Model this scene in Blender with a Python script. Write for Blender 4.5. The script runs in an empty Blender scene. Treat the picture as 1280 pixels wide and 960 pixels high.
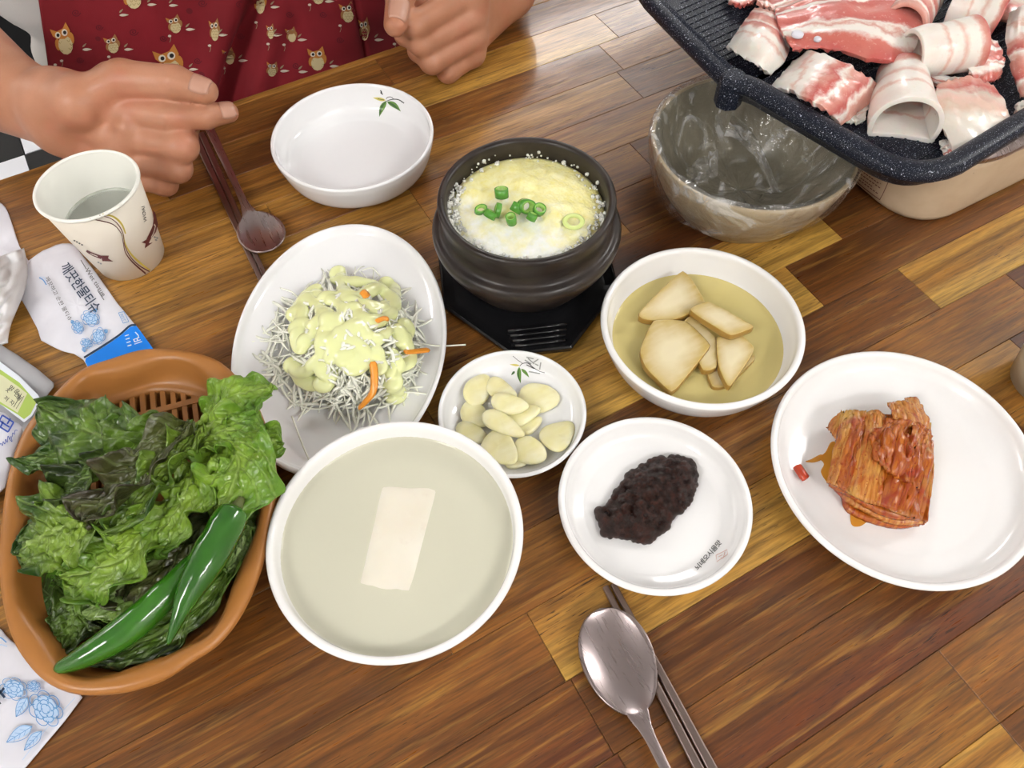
import bpy, bmesh, math, random
import numpy as np
import openvdb as vdb
from mathutils import Vector, Matrix

rnd = random.Random(7)
SC = bpy.context.scene
COL = SC.collection

# ---------------------------------------------------------------- camera
F_PX, PITCH, ROLL, YAW, CAM_H = 971.66, 0.99661, -0.025418, 0.488908, 0.47
_cp, _sp = math.cos(PITCH), math.sin(PITCH)
FW = np.array([math.sin(YAW)*_cp, math.cos(YAW)*_cp, -_sp])
_rt = np.array([math.cos(YAW), -math.sin(YAW), 0.0])
_up = np.cross(_rt, FW)
_c, _s = math.cos(ROLL), math.sin(ROLL)
RT = _c*_rt + _s*_up
UP = -_s*_rt + _c*_up
CAM = np.array([0.0, 0.0, CAM_H])
cam_data = bpy.data.cameras.new('camera')
cam_data.sensor_width = 36.0
cam_data.lens = F_PX/1280*36.0
cam_data.clip_start = 0.01
cam_ob = bpy.data.objects.new('camera', cam_data)
M = Matrix.Identity(4)
for i in range(3):
    M[i][0], M[i][1], M[i][2], M[i][3] = RT[i], UP[i], -FW[i], CAM[i]
cam_ob.matrix_world = M
COL.objects.link(cam_ob)
SC.camera = cam_ob

# ---------------------------------------------------------------- world, exposure
SC.view_settings.view_transform = 'Standard'
SC.view_settings.look = 'None'
SC.view_settings.exposure = 0.07
SC.view_settings.gamma = 1.0
SC.view_settings.use_curve_mapping = False
world = bpy.data.worlds.new('world')
world.use_nodes = True
world.node_tree.nodes['Background'].inputs[0].default_value = (0.9, 0.93, 1.0, 1)
world.node_tree.nodes['Background'].inputs[1].default_value = 0.25
SC.world = world
CEIL = 1.87
FLOOR = -0.73
LAMP_STRENGTH = 34.0
LAMPS = [(2.1, 3.0), (2.95, 0.10), (0.55, -1.85), (-1.9, -0.35), (-1.9, 3.4)]


# ---------------------------------------------------------------- picking points in the place
def ray(x, y):
    return ((x-640)/F_PX)*RT - ((y-480)/F_PX)*UP + FW


def px(x, y, z=0.0):
    d = ray(x, y)
    return CAM + (z-CAM[2])/d[2]*d


# ---------------------------------------------------------------- helpers: objects
def tag(o, label=None, cat=None, group=None, kind=None):
    if label: o['label'] = label
    if cat: o['category'] = cat
    if group: o['group'] = group
    if kind: o['kind'] = kind
    return o


def empty(name, loc, label=None, cat=None, group=None, kind=None):
    o = bpy.data.objects.new(name, None)
    o.location = loc
    o.empty_display_size = 0.02
    COL.objects.link(o)
    return tag(o, label, cat, group, kind)


def wloc(o):
    v = Vector((0, 0, 0))
    while o is not None:
        v = v + o.location
        o = o.parent
    return v


def link(name, me, mats, parent=None, origin=None):
    """vertices are given in world coordinates; the origin is moved to `origin`."""
    if not isinstance(mats, (list, tuple)):
        mats = [mats]
    for m in mats:
        me.materials.append(m)
    o = bpy.data.objects.new(name, me)
    base = wloc(parent) if parent is not None else Vector((0, 0, 0))
    if origin is None:
        origin = base
    origin = Vector(origin)
    if origin.length > 0:
        me.transform(Matrix.Translation(-origin))
    o.location = origin - base
    if parent is not None:
        o.parent = parent
    COL.objects.link(o)
    return o


def build(name, verts, faces, mats, parent=None, origin=None, smooth=True, uv=None, fmat=None, normals=False):
    me = bpy.data.meshes.new(name)
    me.from_pydata([tuple(map(float, v)) for v in verts], [], [tuple(map(int, f)) for f in faces])
    if fmat is not None:
        me.polygons.foreach_set('material_index', np.array(fmat, dtype=np.int32))
    if smooth:
        me.polygons.foreach_set('use_smooth', np.ones(len(me.polygons), dtype=bool))
    if uv is not None:
        lay = me.uv_layers.new(name='UVMap')
        idx = np.empty(len(me.loops), dtype=np.int32)
        me.loops.foreach_get('vertex_index', idx)
        lay.data.foreach_set('uv', np.asarray(uv, dtype=np.float32)[idx].ravel())
    if normals:
        bm = bmesh.new(); bm.from_mesh(me)
        bmesh.ops.recalc_face_normals(bm, faces=bm.faces)
        bm.to_mesh(me); bm.free()
    me.update()
    return link(name, me, mats, parent, origin)


class MB:
    """collects simple solids into one mesh"""
    def __init__(self):
        self.v, self.f, self.m, self.uv = [], [], [], []

    def add(self, verts, faces, mi=0):
        b = len(self.v)
        self.v += [tuple(v) for v in verts]
        self.f += [tuple(i+b for i in f) for f in faces]
        self.m += [mi]*len(faces)
        return self

    def box(self, lo, hi, mi=0):
        x0, y0, z0 = lo; x1, y1, z1 = hi
        v = [(x0, y0, z0), (x1, y0, z0), (x1, y1, z0), (x0, y1, z0), (x0, y0, z1), (x1, y0, z1), (x1, y1, z1), (x0, y1, z1)]
        return self.add(v, [(3, 2, 1, 0), (4, 5, 6, 7), (0, 1, 5, 4), (1, 2, 6, 5), (2, 3, 7, 6), (3, 0, 4, 7)], mi)

    def tube(self, pts, rad, n=8, mi=0, flat=1.0):
        pts = [np.asarray(p, float) for p in pts]
        if not hasattr(rad, '__len__'): rad = [rad]*len(pts)
        vs, fs = [], []
        prev = None
        for i, p in enumerate(pts):
            t = pts[min(i+1, len(pts)-1)]-pts[max(i-1, 0)]
            t = t/(np.linalg.norm(t)+1e-12)
            a = np.array([0, 0, 1.0]) if abs(t[2]) < .9 else np.array([1.0, 0, 0])
            s = np.cross(t, a); s /= np.linalg.norm(s)
            if prev is not None and np.dot(prev, s) < 0: s = -s
            prev = s
            u = np.cross(s, t)
            for k in range(n):
                an = 2*math.pi*k/n
                vs.append(p + rad[i]*(math.cos(an)*s + flat*math.sin(an)*u))
        for i in range(len(pts)-1):
            for k in range(n):
                fs.append((i*n+k, i*n+(k+1) % n, (i+1)*n+(k+1) % n, (i+1)*n+k))
        fs.append(tuple(range(n))[::-1])
        fs.append(tuple((len(pts)-1)*n+k for k in range(n)))
        return self.add(vs, fs, mi)

    def build(self, name, mats, parent=None, origin=None, smooth=True):
        return build(name, self.v, self.f, mats, parent, origin, smooth, fmat=self.m, normals=True)


def bevel(o, w, seg=2, angle=35):
    m = o.modifiers.new('bevel', 'BEVEL')
    m.width = w; m.segments = seg; m.limit_method = 'ANGLE'; m.angle_limit = math.radians(angle)
    return o


def catmull(P, n, closed=False):
    P = [np.asarray(p, float) for p in P]
    N = len(P)
    out = []
    segs = N if closed else N-1
    for i in range(segs):
        if closed:
            a, b, c, d = P[(i-1) % N], P[i], P[(i+1) % N], P[(i+2) % N]
        else:
            b, c = P[i], P[i+1]
            a = P[i-1] if i > 0 else 2*b-c
            d = P[i+2] if i+2 < N else 2*c-b
        for k in range(n):
            t = k/n
            out.append(.5*((2*b)+(c-a)*t+(2*a-5*b+4*c-d)*t*t+(3*b-a-3*c+d)*t**3))
    if not closed:
        out.append(P[-1])
    return np.array(out)


def resample(P, n, closed=False):
    P = np.asarray(P, float)
    if closed: P = np.vstack([P, P[:1]])
    d = np.r_[0, np.cumsum(np.linalg.norm(np.diff(P, axis=0), axis=1))]
    t = np.linspace(0, d[-1], n+1 if closed else n)
    if closed: t = t[:-1]
    return np.stack([np.interp(t, d, P[:, k]) for k in range(P.shape[1])], 1)


def loops_mesh(loops, close_first=False, close_last=False):
    """loops: list of (n,3) rings, joined into a skin"""
    n = len(loops[0])
    v = np.vstack(loops)
    f = []
    for i in range(len(loops)-1):
        for k in range(n):
            f.append((i*n+k, i*n+(k+1) % n, (i+1)*n+(k+1) % n, (i+1)*n+k))
    if close_first: f.append(tuple(range(n))[::-1])
    if close_last: f.append(tuple((len(loops)-1)*n+k for k in range(n)))
    return v, f


def smoothprofile(prof, n=4):
    return catmull([(a, b, 0) for a, b in prof], n)[:, :2]


def lathe(name, c, prof, mats, parent=None, n=96, ax=1.0, ay=1.0, ang=0.0, label=None, cat=None, group=None, wob=None, cap=True):
    """prof: list of (r, z) from the underside centre round to the inside centre"""
    th = np.linspace(0, 2*math.pi, n, endpoint=False)
    ca, sa = math.cos(ang), math.sin(ang)
    loops = []
    for (r, z) in prof:
        x, y = r*ax*np.cos(th), r*ay*np.sin(th)
        zz = np.full(n, z)
        if wob is not None:
            x, y, zz = wob(x, y, zz, th, r)
        loops.append(np.stack([c[0]+ca*x-sa*y, c[1]+sa*x+ca*y, c[2]+zz], 1))
    v, f = loops_mesh(loops, prof[0][0] > 1e-6 and False, False)
    n_l = len(loops)
    v = list(map(tuple, v))
    if cap and prof[0][0] > 1e-6: f.append(tuple(range(n))[::-1])
    if cap and prof[-1][0] > 1e-6: f.append(tuple((n_l-1)*n+k for k in range(n)))
    o = build(name, v, f, mats, parent, c if parent is None else None, normals=cap)
    if not cap:
        me = o.data
        if sum(p.normal.z for p in me.polygons) < 0: me.flip_normals()
    return tag(o, label, cat, group)


def grid_mesh(P, uvs=True):
    """P: (a, b, 3) array -> verts, faces, uv"""
    a, b = P.shape[:2]
    v = P.reshape(-1, 3)
    f = []
    for i in range(a-1):
        for j in range(b-1):
            f.append((i*b+j, i*b+j+1, (i+1)*b+j+1, (i+1)*b+j))
    U, V = np.meshgrid(np.linspace(0, 1, a), np.linspace(0, 1, b), indexing='ij')
    return v, f, np.stack([U.ravel(), V.ravel()], 1)


def grid_normals(P):
    du = np.gradient(P, axis=0); dv = np.gradient(P, axis=1)
    n = np.cross(du, dv)
    n /= np.linalg.norm(n, axis=2, keepdims=True)+1e-12
    return n


def slab(P, thick):
    """closed solid from a grid of points with a thickness; verts, faces, uv"""
    n = grid_normals(P)
    if n[..., 2].mean() < 0: n = -n
    T, B = P+n*thick/2, P-n*thick/2
    a, b = P.shape[:2]
    v1, f1, uv = grid_mesh(T)
    v2, f2, _ = grid_mesh(B)
    k = len(v1)
    f = list(f1)+[tuple(i+k for i in q[::-1]) for q in f2]
    edge = [i*b for i in range(a)] + [(a-1)*b+j for j in range(1, b)] + [i*b+b-1 for i in range(a-2, -1, -1)] + [j for j in range(b-2, 0, -1)]
    for q in range(len(edge)):
        i, j = edge[q], edge[(q+1) % len(edge)]
        f.append((i, j, j+k, i+k))
    return np.vstack([v1, v2]), f, np.vstack([uv, uv])


# smooth value noise, used for organic shapes
class Noise:
    def __init__(self, seed):
        r = np.random.RandomState(seed)
        self.t = r.rand(32, 32, 32)*2-1

    def __call__(self, x, y, z=0.0):
        x, y, z = np.broadcast_arrays(np.asarray(x, float), np.asarray(y, float), np.asarray(z, float))
        xi, yi, zi = np.floor(x).astype(int), np.floor(y).astype(int), np.floor(z).astype(int)
        fx, fy, fz = x-xi, y-yi, z-zi
        fx, fy, fz = [q*q*(3-2*q) for q in (fx, fy, fz)]
        o = 0
        for a in (0, 1):
            for b in (0, 1):
                for c in (0, 1):
                    w = (fx if a else 1-fx)*(fy if b else 1-fy)*(fz if c else 1-fz)
                    o = o+w*self.t[(xi+a) % 32, (yi+b) % 32, (zi+c) % 32]
        return o


NZ = Noise(3)


# distance fields, meshed with openvdb
def sd_cap(X, a, b, ra, rb):
    a = np.asarray(a, np.float32); b = np.asarray(b, np.float32)
    ab = b-a
    L = float(ab@ab)+1e-12
    t = ((X[0]-a[0])*ab[0]+(X[1]-a[1])*ab[1]+(X[2]-a[2])*ab[2])/L
    t = np.clip(t, 0, 1)
    d = np.sqrt((X[0]-a[0]-t*ab[0])**2+(X[1]-a[1]-t*ab[1])**2+(X[2]-a[2]-t*ab[2])**2)
    return d-(ra+(rb-ra)*t)


def sd_ell(X, c, r):
    q = [(X[i]-c[i])/r[i] for i in range(3)]
    k = np.sqrt(q[0]**2+q[1]**2+q[2]**2)
    return (k-1)*min(r)


def smin(a, b, k):
    if k <= 0: return np.minimum(a, b)
    h = np.clip(.5+.5*(b-a)/k, 0, 1)
    return b+(a-b)*h-k*h*(1-h)


def sdf_mesh(lo, hi, vox, fn):
    lo = np.asarray(lo, float); hi = np.asarray(hi, float)
    n = np.ceil((hi-lo)/vox).astype(int)+1
    ax = [(lo[i]+vox*np.arange(n[i])).astype(np.float32) for i in range(3)]
    X = np.meshgrid(*ax, indexing='ij', sparse=True)
    D = fn(X).astype(np.float32)
    D = np.broadcast_to(D, tuple(n)).copy()
    D[0] = D[-1] = 9; D[:, 0] = D[:, -1] = 9; D[:, :, 0] = D[:, :, -1] = 9
    g = vdb.FloatGrid(background=9.0)
    g.copyFromArray(D)
    p, q = g.convertToQuads(0.0)
    return p*vox+lo, q


def fill_poly(pts):
    """triangulate a flat outline (n,2): returns triangles"""
    from mathutils.geometry import tessellate_polygon
    return [tuple(t) for t in tessellate_polygon([[Vector((p[0], p[1], 0)) for p in pts]])]
# ---------------------------------------------------------------- materials
def nodes_of(m):
    m.use_nodes = True
    return m.node_tree.nodes, m.node_tree.links


def mat(name, col, rough=.5, metal=0.0, spec=.5, coat=0.0, sss=0.0, sss_r=(.01, .005, .003), trans=0.0, ior=1.45, alpha=1.0, emit=None, sheen=0.0):
    m = bpy.data.materials.new(name)
    N, L = nodes_of(m)
    b = N['Principled BSDF']
    b.inputs['Base Color'].default_value = (*col, 1)
    b.inputs['Roughness'].default_value = rough
    b.inputs['Metallic'].default_value = metal
    b.inputs['Specular IOR Level'].default_value = spec
    b.inputs['Coat Weight'].default_value = coat
    b.inputs['Coat Roughness'].default_value = .08
    b.inputs['IOR'].default_value = ior
    b.inputs['Transmission Weight'].default_value = trans
    b.inputs['Alpha'].default_value = alpha
    if sss:
        b.inputs['Subsurface Weight'].default_value = sss
        b.inputs['Subsurface Radius'].default_value = sss_r
        b.inputs['Subsurface Scale'].default_value = 1.0
    if emit:
        b.inputs['Emission Color'].default_value = (*col, 1)
        b.inputs['Emission Strength'].default_value = emit
    return m


class G:
    """small node-graph writer"""
    def __init__(self, m):
        self.m = m
        self.N, self.L = nodes_of(m)
        self.b = self.N['Principled BSDF']

    def n(self, t, **kw):
        o = self.N.new(t)
        for k, v in kw.items():
            setattr(o, k, v)
        return o

    def set(self, sock, v):
        if hasattr(v, 'is_output') or isinstance(v, bpy.types.NodeSocket):
            self.L.new(v, sock)
        else:
            if isinstance(v, (tuple, list)) and len(v) == 3 and sock.type == 'RGBA':
                v = (*v, 1)
            sock.default_value = v

    def math(self, op, a, b=0.0, c=None, clamp=False):
        o = self.n('ShaderNodeMath', operation=op, use_clamp=clamp)
        self.set(o.inputs[0], a); self.set(o.inputs[1], b)
        if c is not None: self.set(o.inputs[2], c)
        return o.outputs[0]

    def mix(self, f, a, b, blend='MIX'):
        o = self.n('ShaderNodeMix', data_type='RGBA', blend_type=blend)
        self.set(o.inputs[0], f); self.set(o.inputs[6], a); self.set(o.inputs[7], b)
        return o.outputs[2]

    def coord(self, which='Object'):
        return self.n('ShaderNodeTexCoord').outputs[which]

    def mapping(self, v, scale=(1, 1, 1), loc=(0, 0, 0), rot=(0, 0, 0)):
        o = self.n('ShaderNodeMapping')
        self.L.new(v, o.inputs[0])
        self.set(o.inputs['Location'], loc); self.set(o.inputs['Rotation'], rot); self.set(o.inputs['Scale'], scale)
        return o.outputs[0]

    def noise(self, v, scale, detail=3, rough=.5, dist=0.0, out=0):
        o = self.n('ShaderNodeTexNoise')
        self.L.new(v, o.inputs['Vector'])
        o.inputs['Scale'].default_value = scale; o.inputs['Detail'].default_value = detail
        o.inputs['Roughness'].default_value = rough; o.inputs['Distortion'].default_value = dist
        return o.outputs[out]

    def voronoi(self, v, scale, feature='F1', out=0):
        o = self.n('ShaderNodeTexVoronoi', feature=feature)
        self.L.new(v, o.inputs['Vector']); o.inputs['Scale'].default_value = scale
        return o.outputs[out]

    def ramp(self, f, stops, interp='LINEAR'):
        o = self.n('ShaderNodeValToRGB')
        self.L.new(f, o.inputs[0])
        o.color_ramp.interpolation = interp
        e = o.color_ramp.elements
        while len(e) < len(stops): e.new(.5)
        for i, (p, c) in enumerate(stops):
            e[i].position = p
            e[i].color = (*c, 1) if len(c) == 3 else c
        return o.outputs[0]

    def grey(self, f, a, b):
        o = self.n('ShaderNodeMapRange'); o.clamp = True
        self.L.new(f, o.inputs[0])
        o.inputs[1].default_value = a; o.inputs[2].default_value = b
        return o.outputs[0]

    def bump(self, h, strength=.3, dist=.001):
        o = self.n('ShaderNodeBump')
        o.inputs['Strength'].default_value = strength; o.inputs['Distance'].default_value = dist
        self.L.new(h, o.inputs['Height'])
        self.L.new(o.outputs[0], self.b.inputs['Normal'])
        return o

    def color(self, c):
        self.L.new(c, self.b.inputs['Base Color'])

    def rough(self, c):
        self.L.new(c, self.b.inputs['Roughness'])

    def sep(self, v):
        o = self.n('ShaderNodeSeparateXYZ'); self.L.new(v, o.inputs[0])
        return o.outputs

    def attr(self, name, typ='OBJECT'):
        o = self.n('ShaderNodeAttribute', attribute_type=typ, attribute_name=name)
        return o


MT = {}
MT['porcelain'] = mat('porcelain', (.86, .86, .87), .12, coat=.3)
MT['melamine'] = mat('melamine', (.87, .86, .855), .16, coat=.25)
MT['white_plastic'] = mat('white_plastic', (.80, .80, .84), .45)
MT['wall'] = mat('wall_paint', (.80, .77, .72), .8)
MT['ceiling'] = mat('ceiling_paint', (.82, .82, .80), .9)
MT['lamp'] = mat('lamp_diffuser', (1.0, .985, .97), .5, emit=LAMP_STRENGTH)
MT['lamp_frame'] = mat('lamp_frame', (.8, .8, .8), .4)
MT['floor_black'] = mat('black_tile', (.008, .008, .009), .4, spec=.25)
MT['floor_white'] = mat('white_tile', (.72, .73, .78), .25)
MT['grout'] = mat('grout', (.06, .06, .06), .8)
MT['black_plastic'] = mat('black_plastic', (.008, .008, .009), .16, coat=.2)
MT['black_cloth'] = mat('black_cloth', (.010, .010, .012), .7)
MT['black_vinyl'] = mat('black_vinyl', (.012, .012, .013), .35)
MT['ink_dark'] = mat('ink_navy', (.012, .035, .085), .5)
MT['ink_black'] = mat('ink_black', (.03, .03, .03), .5)
MT['ink_blue'] = mat('ink_blue', (.13, .34, .66), .5)
MT['ink_paleblue'] = mat('ink_pale_blue', (.50, .66, .88), .5)
MT['ink_royal'] = mat('ink_royal_blue', (.02, .07, .40), .5)
MT['ink_white'] = mat('ink_white', (.75, .80, .88), .5)
MT['ink_brown'] = mat('ink_brown', (.13, .03, .03), .5)
MT['ink_yellow'] = mat('ink_yellow', (.66, .53, .10), .5)
MT['ink_grey'] = mat('ink_grey', (.34, .35, .34), .5)
MT['ink_pale_red'] = mat('ink_pale_red', (.62, .33, .26), .5)
MT['ink_tan'] = mat('ink_tan', (.83, .81, .70), .3)
MT['print_green'] = mat('print_green', (.13, .27, .05), .3)
MT['print_leafdark'] = mat('print_leaf_dark', (.05, .12, .035), .3)
MT['print_yellow'] = mat('print_yellow', (.62, .53, .13), .3)
MT['blue_film'] = mat('blue_film', (.0, .22, .85), .3)
MT['paper_cup'] = mat('paper_cup', (.80, .74, .64), .5)
MT['paper_cup_in'] = mat('paper_cup_inside', (.86, .86, .80), .35)
MT['beige_cup'] = mat('beige_cup', (.50, .42, .30), .35)
MT['tile_trim'] = mat('trim', (.6, .57, .52), .6)


def m_wood():
    m = mat('acacia_wood', (.3, .15, .05), .34, coat=.12)
    g = G(m)
    co = g.coord('Object')
    oi = g.n('ShaderNodeObjectInfo')
    off = g.n('ShaderNodeVectorMath', operation='SCALE')
    cmb = g.n('ShaderNodeCombineXYZ')
    g.L.new(oi.outputs['Random'], cmb.inputs[0]); g.L.new(oi.outputs['Random'], cmb.inputs[1])
    g.set(cmb.inputs[2], g.math('MULTIPLY', oi.outputs['Random'], 7.3))
    g.L.new(cmb.outputs[0], off.inputs[0]); off.inputs['Scale'].default_value = 9.0
    add = g.n('ShaderNodeVectorMath', operation='ADD')
    g.L.new(co, add.inputs[0]); g.L.new(off.outputs[0], add.inputs[1])
    p = add.outputs[0]
    a = g.attr('tone_far').outputs['Color']; b = g.attr('tone_near').outputs['Color']
    # broad figure across the width
    wide = g.noise(g.mapping(p, (2.2, 26, 1)), 1.0, 3, .55, .6)
    y = g.sep(co)[1]
    t = g.math('ADD', g.math('MULTIPLY', y, 24.0), g.math('MULTIPLY', g.math('SUBTRACT', wide, .5), 3.4))
    base = g.mix(g.grey(t, .55, -.55), a, b)
    streak = g.noise(g.mapping(p, (3.5, 120, 1)), 1.0, 4, .65, .3)
    base = g.mix(g.grey(streak, .44, .66), base, g.mix(.62, base, (.045, .014, .004)))
    st2 = g.noise(g.mapping(p, (11, 230, 1)), 1.0, 3, .6, .2)
    base = g.mix(g.math('MULTIPLY', g.grey(st2, .54, .68), .55), base, g.mix(.5, base, (.62, .36, .09)))
    fine = g.noise(g.mapping(p, (42, 640, 1)), 1.0, 3, .6)
    base = g.mix(g.grey(fine, .36, .70), g.mix(.30, base, (.85, .60, .25), 'SOFT_LIGHT'), g.mix(.46, base, (.03, .011, .004)))
    # dark pores: short dashes along the grain
    pore = g.noise(g.mapping(p, (75, 1100, 1)), 1.0, 2, .5)
    big = g.noise(g.mapping(p, (7, 30, 1)), 1.0, 2, .5)
    pm = g.math('MULTIPLY', g.grey(pore, .635, .69), g.grey(big, .40, .62))
    base = g.mix(g.math('MULTIPLY', pm, .85), base, (.022, .008, .003))
    g.color(base)
    g.rough(g.math('ADD', .27, g.math('MULTIPLY', g.math('SUBTRACT', fine, .3), .45)))
    h = g.math('SUBTRACT', g.math('MULTIPLY', fine, .35), pm)
    g.bump(h, .28, .0006)
    return m


MT['wood'] = m_wood()


def m_skin():
    m = mat('skin', (.55, .28, .18), .42, sss=.12, sss_r=(.008, .003, .0015))
    g = G(m)
    co = g.coord('Object')
    big = g.noise(co, 22, 3, .5)
    c = g.mix(g.grey(big, .35, .66), (.44, .195, .108), (.53, .255, .158))
    red = g.noise(co, 34, 2, .5)
    c = g.mix(g.math('MULTIPLY', g.grey(red, .52, .72), .45), c, (.50, .160, .095))
    fine = g.noise(co, 900, 3, .6)
    c = g.mix(g.math('MULTIPLY', g.grey(fine, .4, .7), .12), c, (.32, .12, .07))
    g.color(c)
    wr = g.noise(g.mapping(co, (260, 260, 260)), 1.0, 4, .65)
    g.bump(wr, .16, .0012)
    return m


MT['skin'] = m_skin()
MT['nail'] = mat('nail', (.52, .28, .20), .30, coat=.15)
MT['hair'] = mat('hair', (.012, .009, .008), .4)


def m_cloth(name, col, scale=1500, amp=.3, rough=.85):
    m = mat(name, col, rough)
    g = G(m)
    co = g.coord('Object')
    w = g.noise(co, scale, 2, .5)
    v = g.noise(co, 9, 3, .5)
    c = g.mix(g.grey(v, .3, .7), tuple(q*.82 for q in col), tuple(min(1, q*1.12) for q in col))
    g.color(c)
    g.bump(w, amp, .0004)
    return m


MT['shirt'] = m_cloth('shirt_cloth', (.62, .60, .57), 500, .6)
MT['trousers'] = m_cloth('trouser_cloth', (.012, .012, .014))


def m_apron():
    m = mat('apron_cloth', (.235, .006, .014), .8)
    g = G(m)
    co = g.coord('Object')
    w = g.noise(co, 1800, 2, .5)
    v = g.noise(co, 14, 3, .5)
    c = g.mix(g.grey(v, .3, .7), (.165, .004, .009), (.235, .007, .015))
    # printed darker dots
    vo = g.voronoi(g.mapping(co, (1, .0, 1)), 26)
    c = g.mix(g.math('MULTIPLY', g.math('LESS_THAN', vo, .085), .6), c, (.085, .003, .008))
    g.color(c)
    g.bump(w, .3, .0004)
    return m


MT['apron'] = m_apron()
MT['apron_dark'] = mat('apron_print_dark', (.105, .003, .010), .8)
MT['owl_orange'] = mat('owl_orange', (.52, .20, .035), .8)
MT['owl_brown'] = mat('owl_brown', (.33, .15, .05), .8)
MT['owl_cream'] = mat('owl_cream', (.60, .49, .27), .8)
MT['owl_scale'] = mat('owl_scale_line', (.34, .25, .10), .8)
MT['owl_white'] = mat('owl_eye_white', (.72, .66, .55), .8)
MT['owl_black'] = mat('owl_eye_black', (.02, .015, .015), .8)
MT['owl_leaf'] = mat('owl_leaf', (.62, .55, .44), .8)
MT['owl_leaf_dark'] = mat('owl_leaf_dark', (.30, .25, .15), .8)


def m_earthenware():
    m = mat('dark_earthenware', (.022, .016, .013), .26)
    g = G(m)
    co = g.coord('Object')
    a = g.noise(co, 40, 4, .6)
    g.color(g.mix(g.grey(a, .35, .7), (.014, .010, .009), (.036, .026, .020)))
    s = g.noise(g.mapping(co, (60, 60, 600)), 1.0, 3, .6)
    g.rough(g.math('ADD', .2, g.math('MULTIPLY', s, .28)))
    g.bump(s, .12, .0008)
    return m


MT['earthenware'] = m_earthenware()


def m_egg():
    m = mat('steamed_egg', (.85, .8, .4), .45, sss=.2, sss_r=(.006, .005, .002))
    g = G(m)
    co = g.coord('Object')
    x, y, z = g.sep(co)
    n1 = g.noise(co, 55, 5, .62)
    n2 = g.noise(co, 150, 4, .6)
    # white froth gathers on the side towards the photographer's left
    t = g.math('ADD', g.math('MULTIPLY', x, 13.0), g.math('MULTIPLY', y, 13.0))
    t = g.math('ADD', t, g.math('MULTIPLY', g.math('SUBTRACT', n1, .5), 2.6))
    yellow = g.mix(g.grey(n2, .3, .7), (.84, .76, .26), (.92, .88, .52))
    white = g.mix(g.grey(n2, .35, .65), (.86, .87, .80), (.94, .94, .90))
    c = g.mix(g.grey(t, .05, -.75), yellow, white)
    g.color(c)
    f = g.voronoi(co, 420)
    h = g.math('ADD', g.math('MULTIPLY', n1, 1.0), g.math('MULTIPLY', f, .22))
    g.bump(h, .55, .003)
    return m


MT['egg'] = m_egg()


def m_foam():
    m = mat('egg_foam', (.8, .81, .76), .2, spec=.6)
    g = G(m)
    co = g.coord('Object')
    v = g.voronoi(co, 620, 'DISTANCE_TO_EDGE')
    g.color(g.mix(g.grey(v, .0, .25), (.90, .90, .86), (.74, .73, .64)))
    g.bump(g.voronoi(co, 620), .8, .002)
    return m


MT['foam'] = m_foam()


def m_scallion():
    m = mat('scallion', (.1, .3, .04), .25, coat=.2)
    g = G(m)
    uv = g.coord('UV')
    u, v, _ = g.sep(uv)
    g.color(g.ramp(v, [(0.0, (.36, .58, .14)), (.30, (.20, .46, .06)), (.6, (.06, .25, .025)), (1.0, (.10, .32, .04))]))
    return m


MT['scallion'] = m_scallion()
MT['scallion_pale'] = mat('scallion_pale', (.66, .76, .27), .3)


def m_garlic():
    m = mat('garlic', (.82, .77, .44), .28, coat=.15, sss=.25, sss_r=(.006, .005, .002))
    g = G(m)
    co = g.coord('Object')
    n = g.noise(co, 75, 3, .5)
    n2 = g.noise(g.mapping(co, (60, 260, 60)), 1.0, 3, .5)
    c = g.mix(g.grey(n, .35, .68), (.80, .74, .38), (.86, .82, .56))
    c = g.mix(g.math('MULTIPLY', g.grey(n2, .5, .75), .35), c, (.70, .62, .25))
    g.color(c)
    g.bump(n2, .12, .001)
    return m


MT['garlic'] = m_garlic()


def m_radish():
    m = mat('pickled_radish', (.78, .66, .38), .3, coat=.12, sss=.2, sss_r=(.008, .006, .003))
    g = G(m)
    co = g.coord('Object')
    uv = g.coord('UV')
    u, v, _ = g.sep(uv)
    n = g.noise(g.mapping(co, (40, 200, 40)), 1.0, 4, .55)
    n1 = g.noise(co, 60, 3, .5)
    t = g.math('ADD', u, g.math('MULTIPLY', g.math('SUBTRACT', n1, .5), .55))
    c = g.mix(g.grey(t, .25, .95), (.76, .675, .45), (.53, .38, .115))
    c = g.mix(g.math('MULTIPLY', g.grey(n, .45, .7), .3), c, (.80, .71, .50))
    rim = g.math('GREATER_THAN', v, .5)
    c = g.mix(rim, c, (.36, .21, .045))
    g.color(c)
    g.bump(n, .15, .001)
    return m


MT['radish'] = m_radish()


def m_liquid(name, col, alpha, rough=.04, edge=None):
    """surface of a cloudy liquid: some of what lies under it shows through"""
    m = bpy.data.materials.new(name)
    N, L = nodes_of(m)
    b = N['Principled BSDF']
    b.inputs['Base Color'].default_value = (*col, 1)
    b.inputs['Roughness'].default_value = rough
    b.inputs['IOR'].default_value = 1.33
    b.inputs['Alpha'].default_value = 1
    out = N['Material Output']
    tr = N.new('ShaderNodeBsdfTransparent')
    tr.inputs[0].default_value = (*[min(1, q**.45) for q in col], 1)
    mx = N.new('ShaderNodeMixShader')
    mx.inputs[0].default_value = alpha
    L.new(tr.outputs[0], mx.inputs[1]); L.new(b.outputs[0], mx.inputs[2])
    gl = N.new('ShaderNodeBsdfGlossy'); gl.inputs['Roughness'].default_value = .02
    fr = N.new('ShaderNodeFresnel'); fr.inputs[0].default_value = 1.33
    mx2 = N.new('ShaderNodeMixShader')
    L.new(fr.outputs[0], mx2.inputs[0]); L.new(mx.outputs[0], mx2.inputs[1]); L.new(gl.outputs[0], mx2.inputs[2])
    L.new(mx2.outputs[0], out.inputs[0])
    return m


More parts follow.
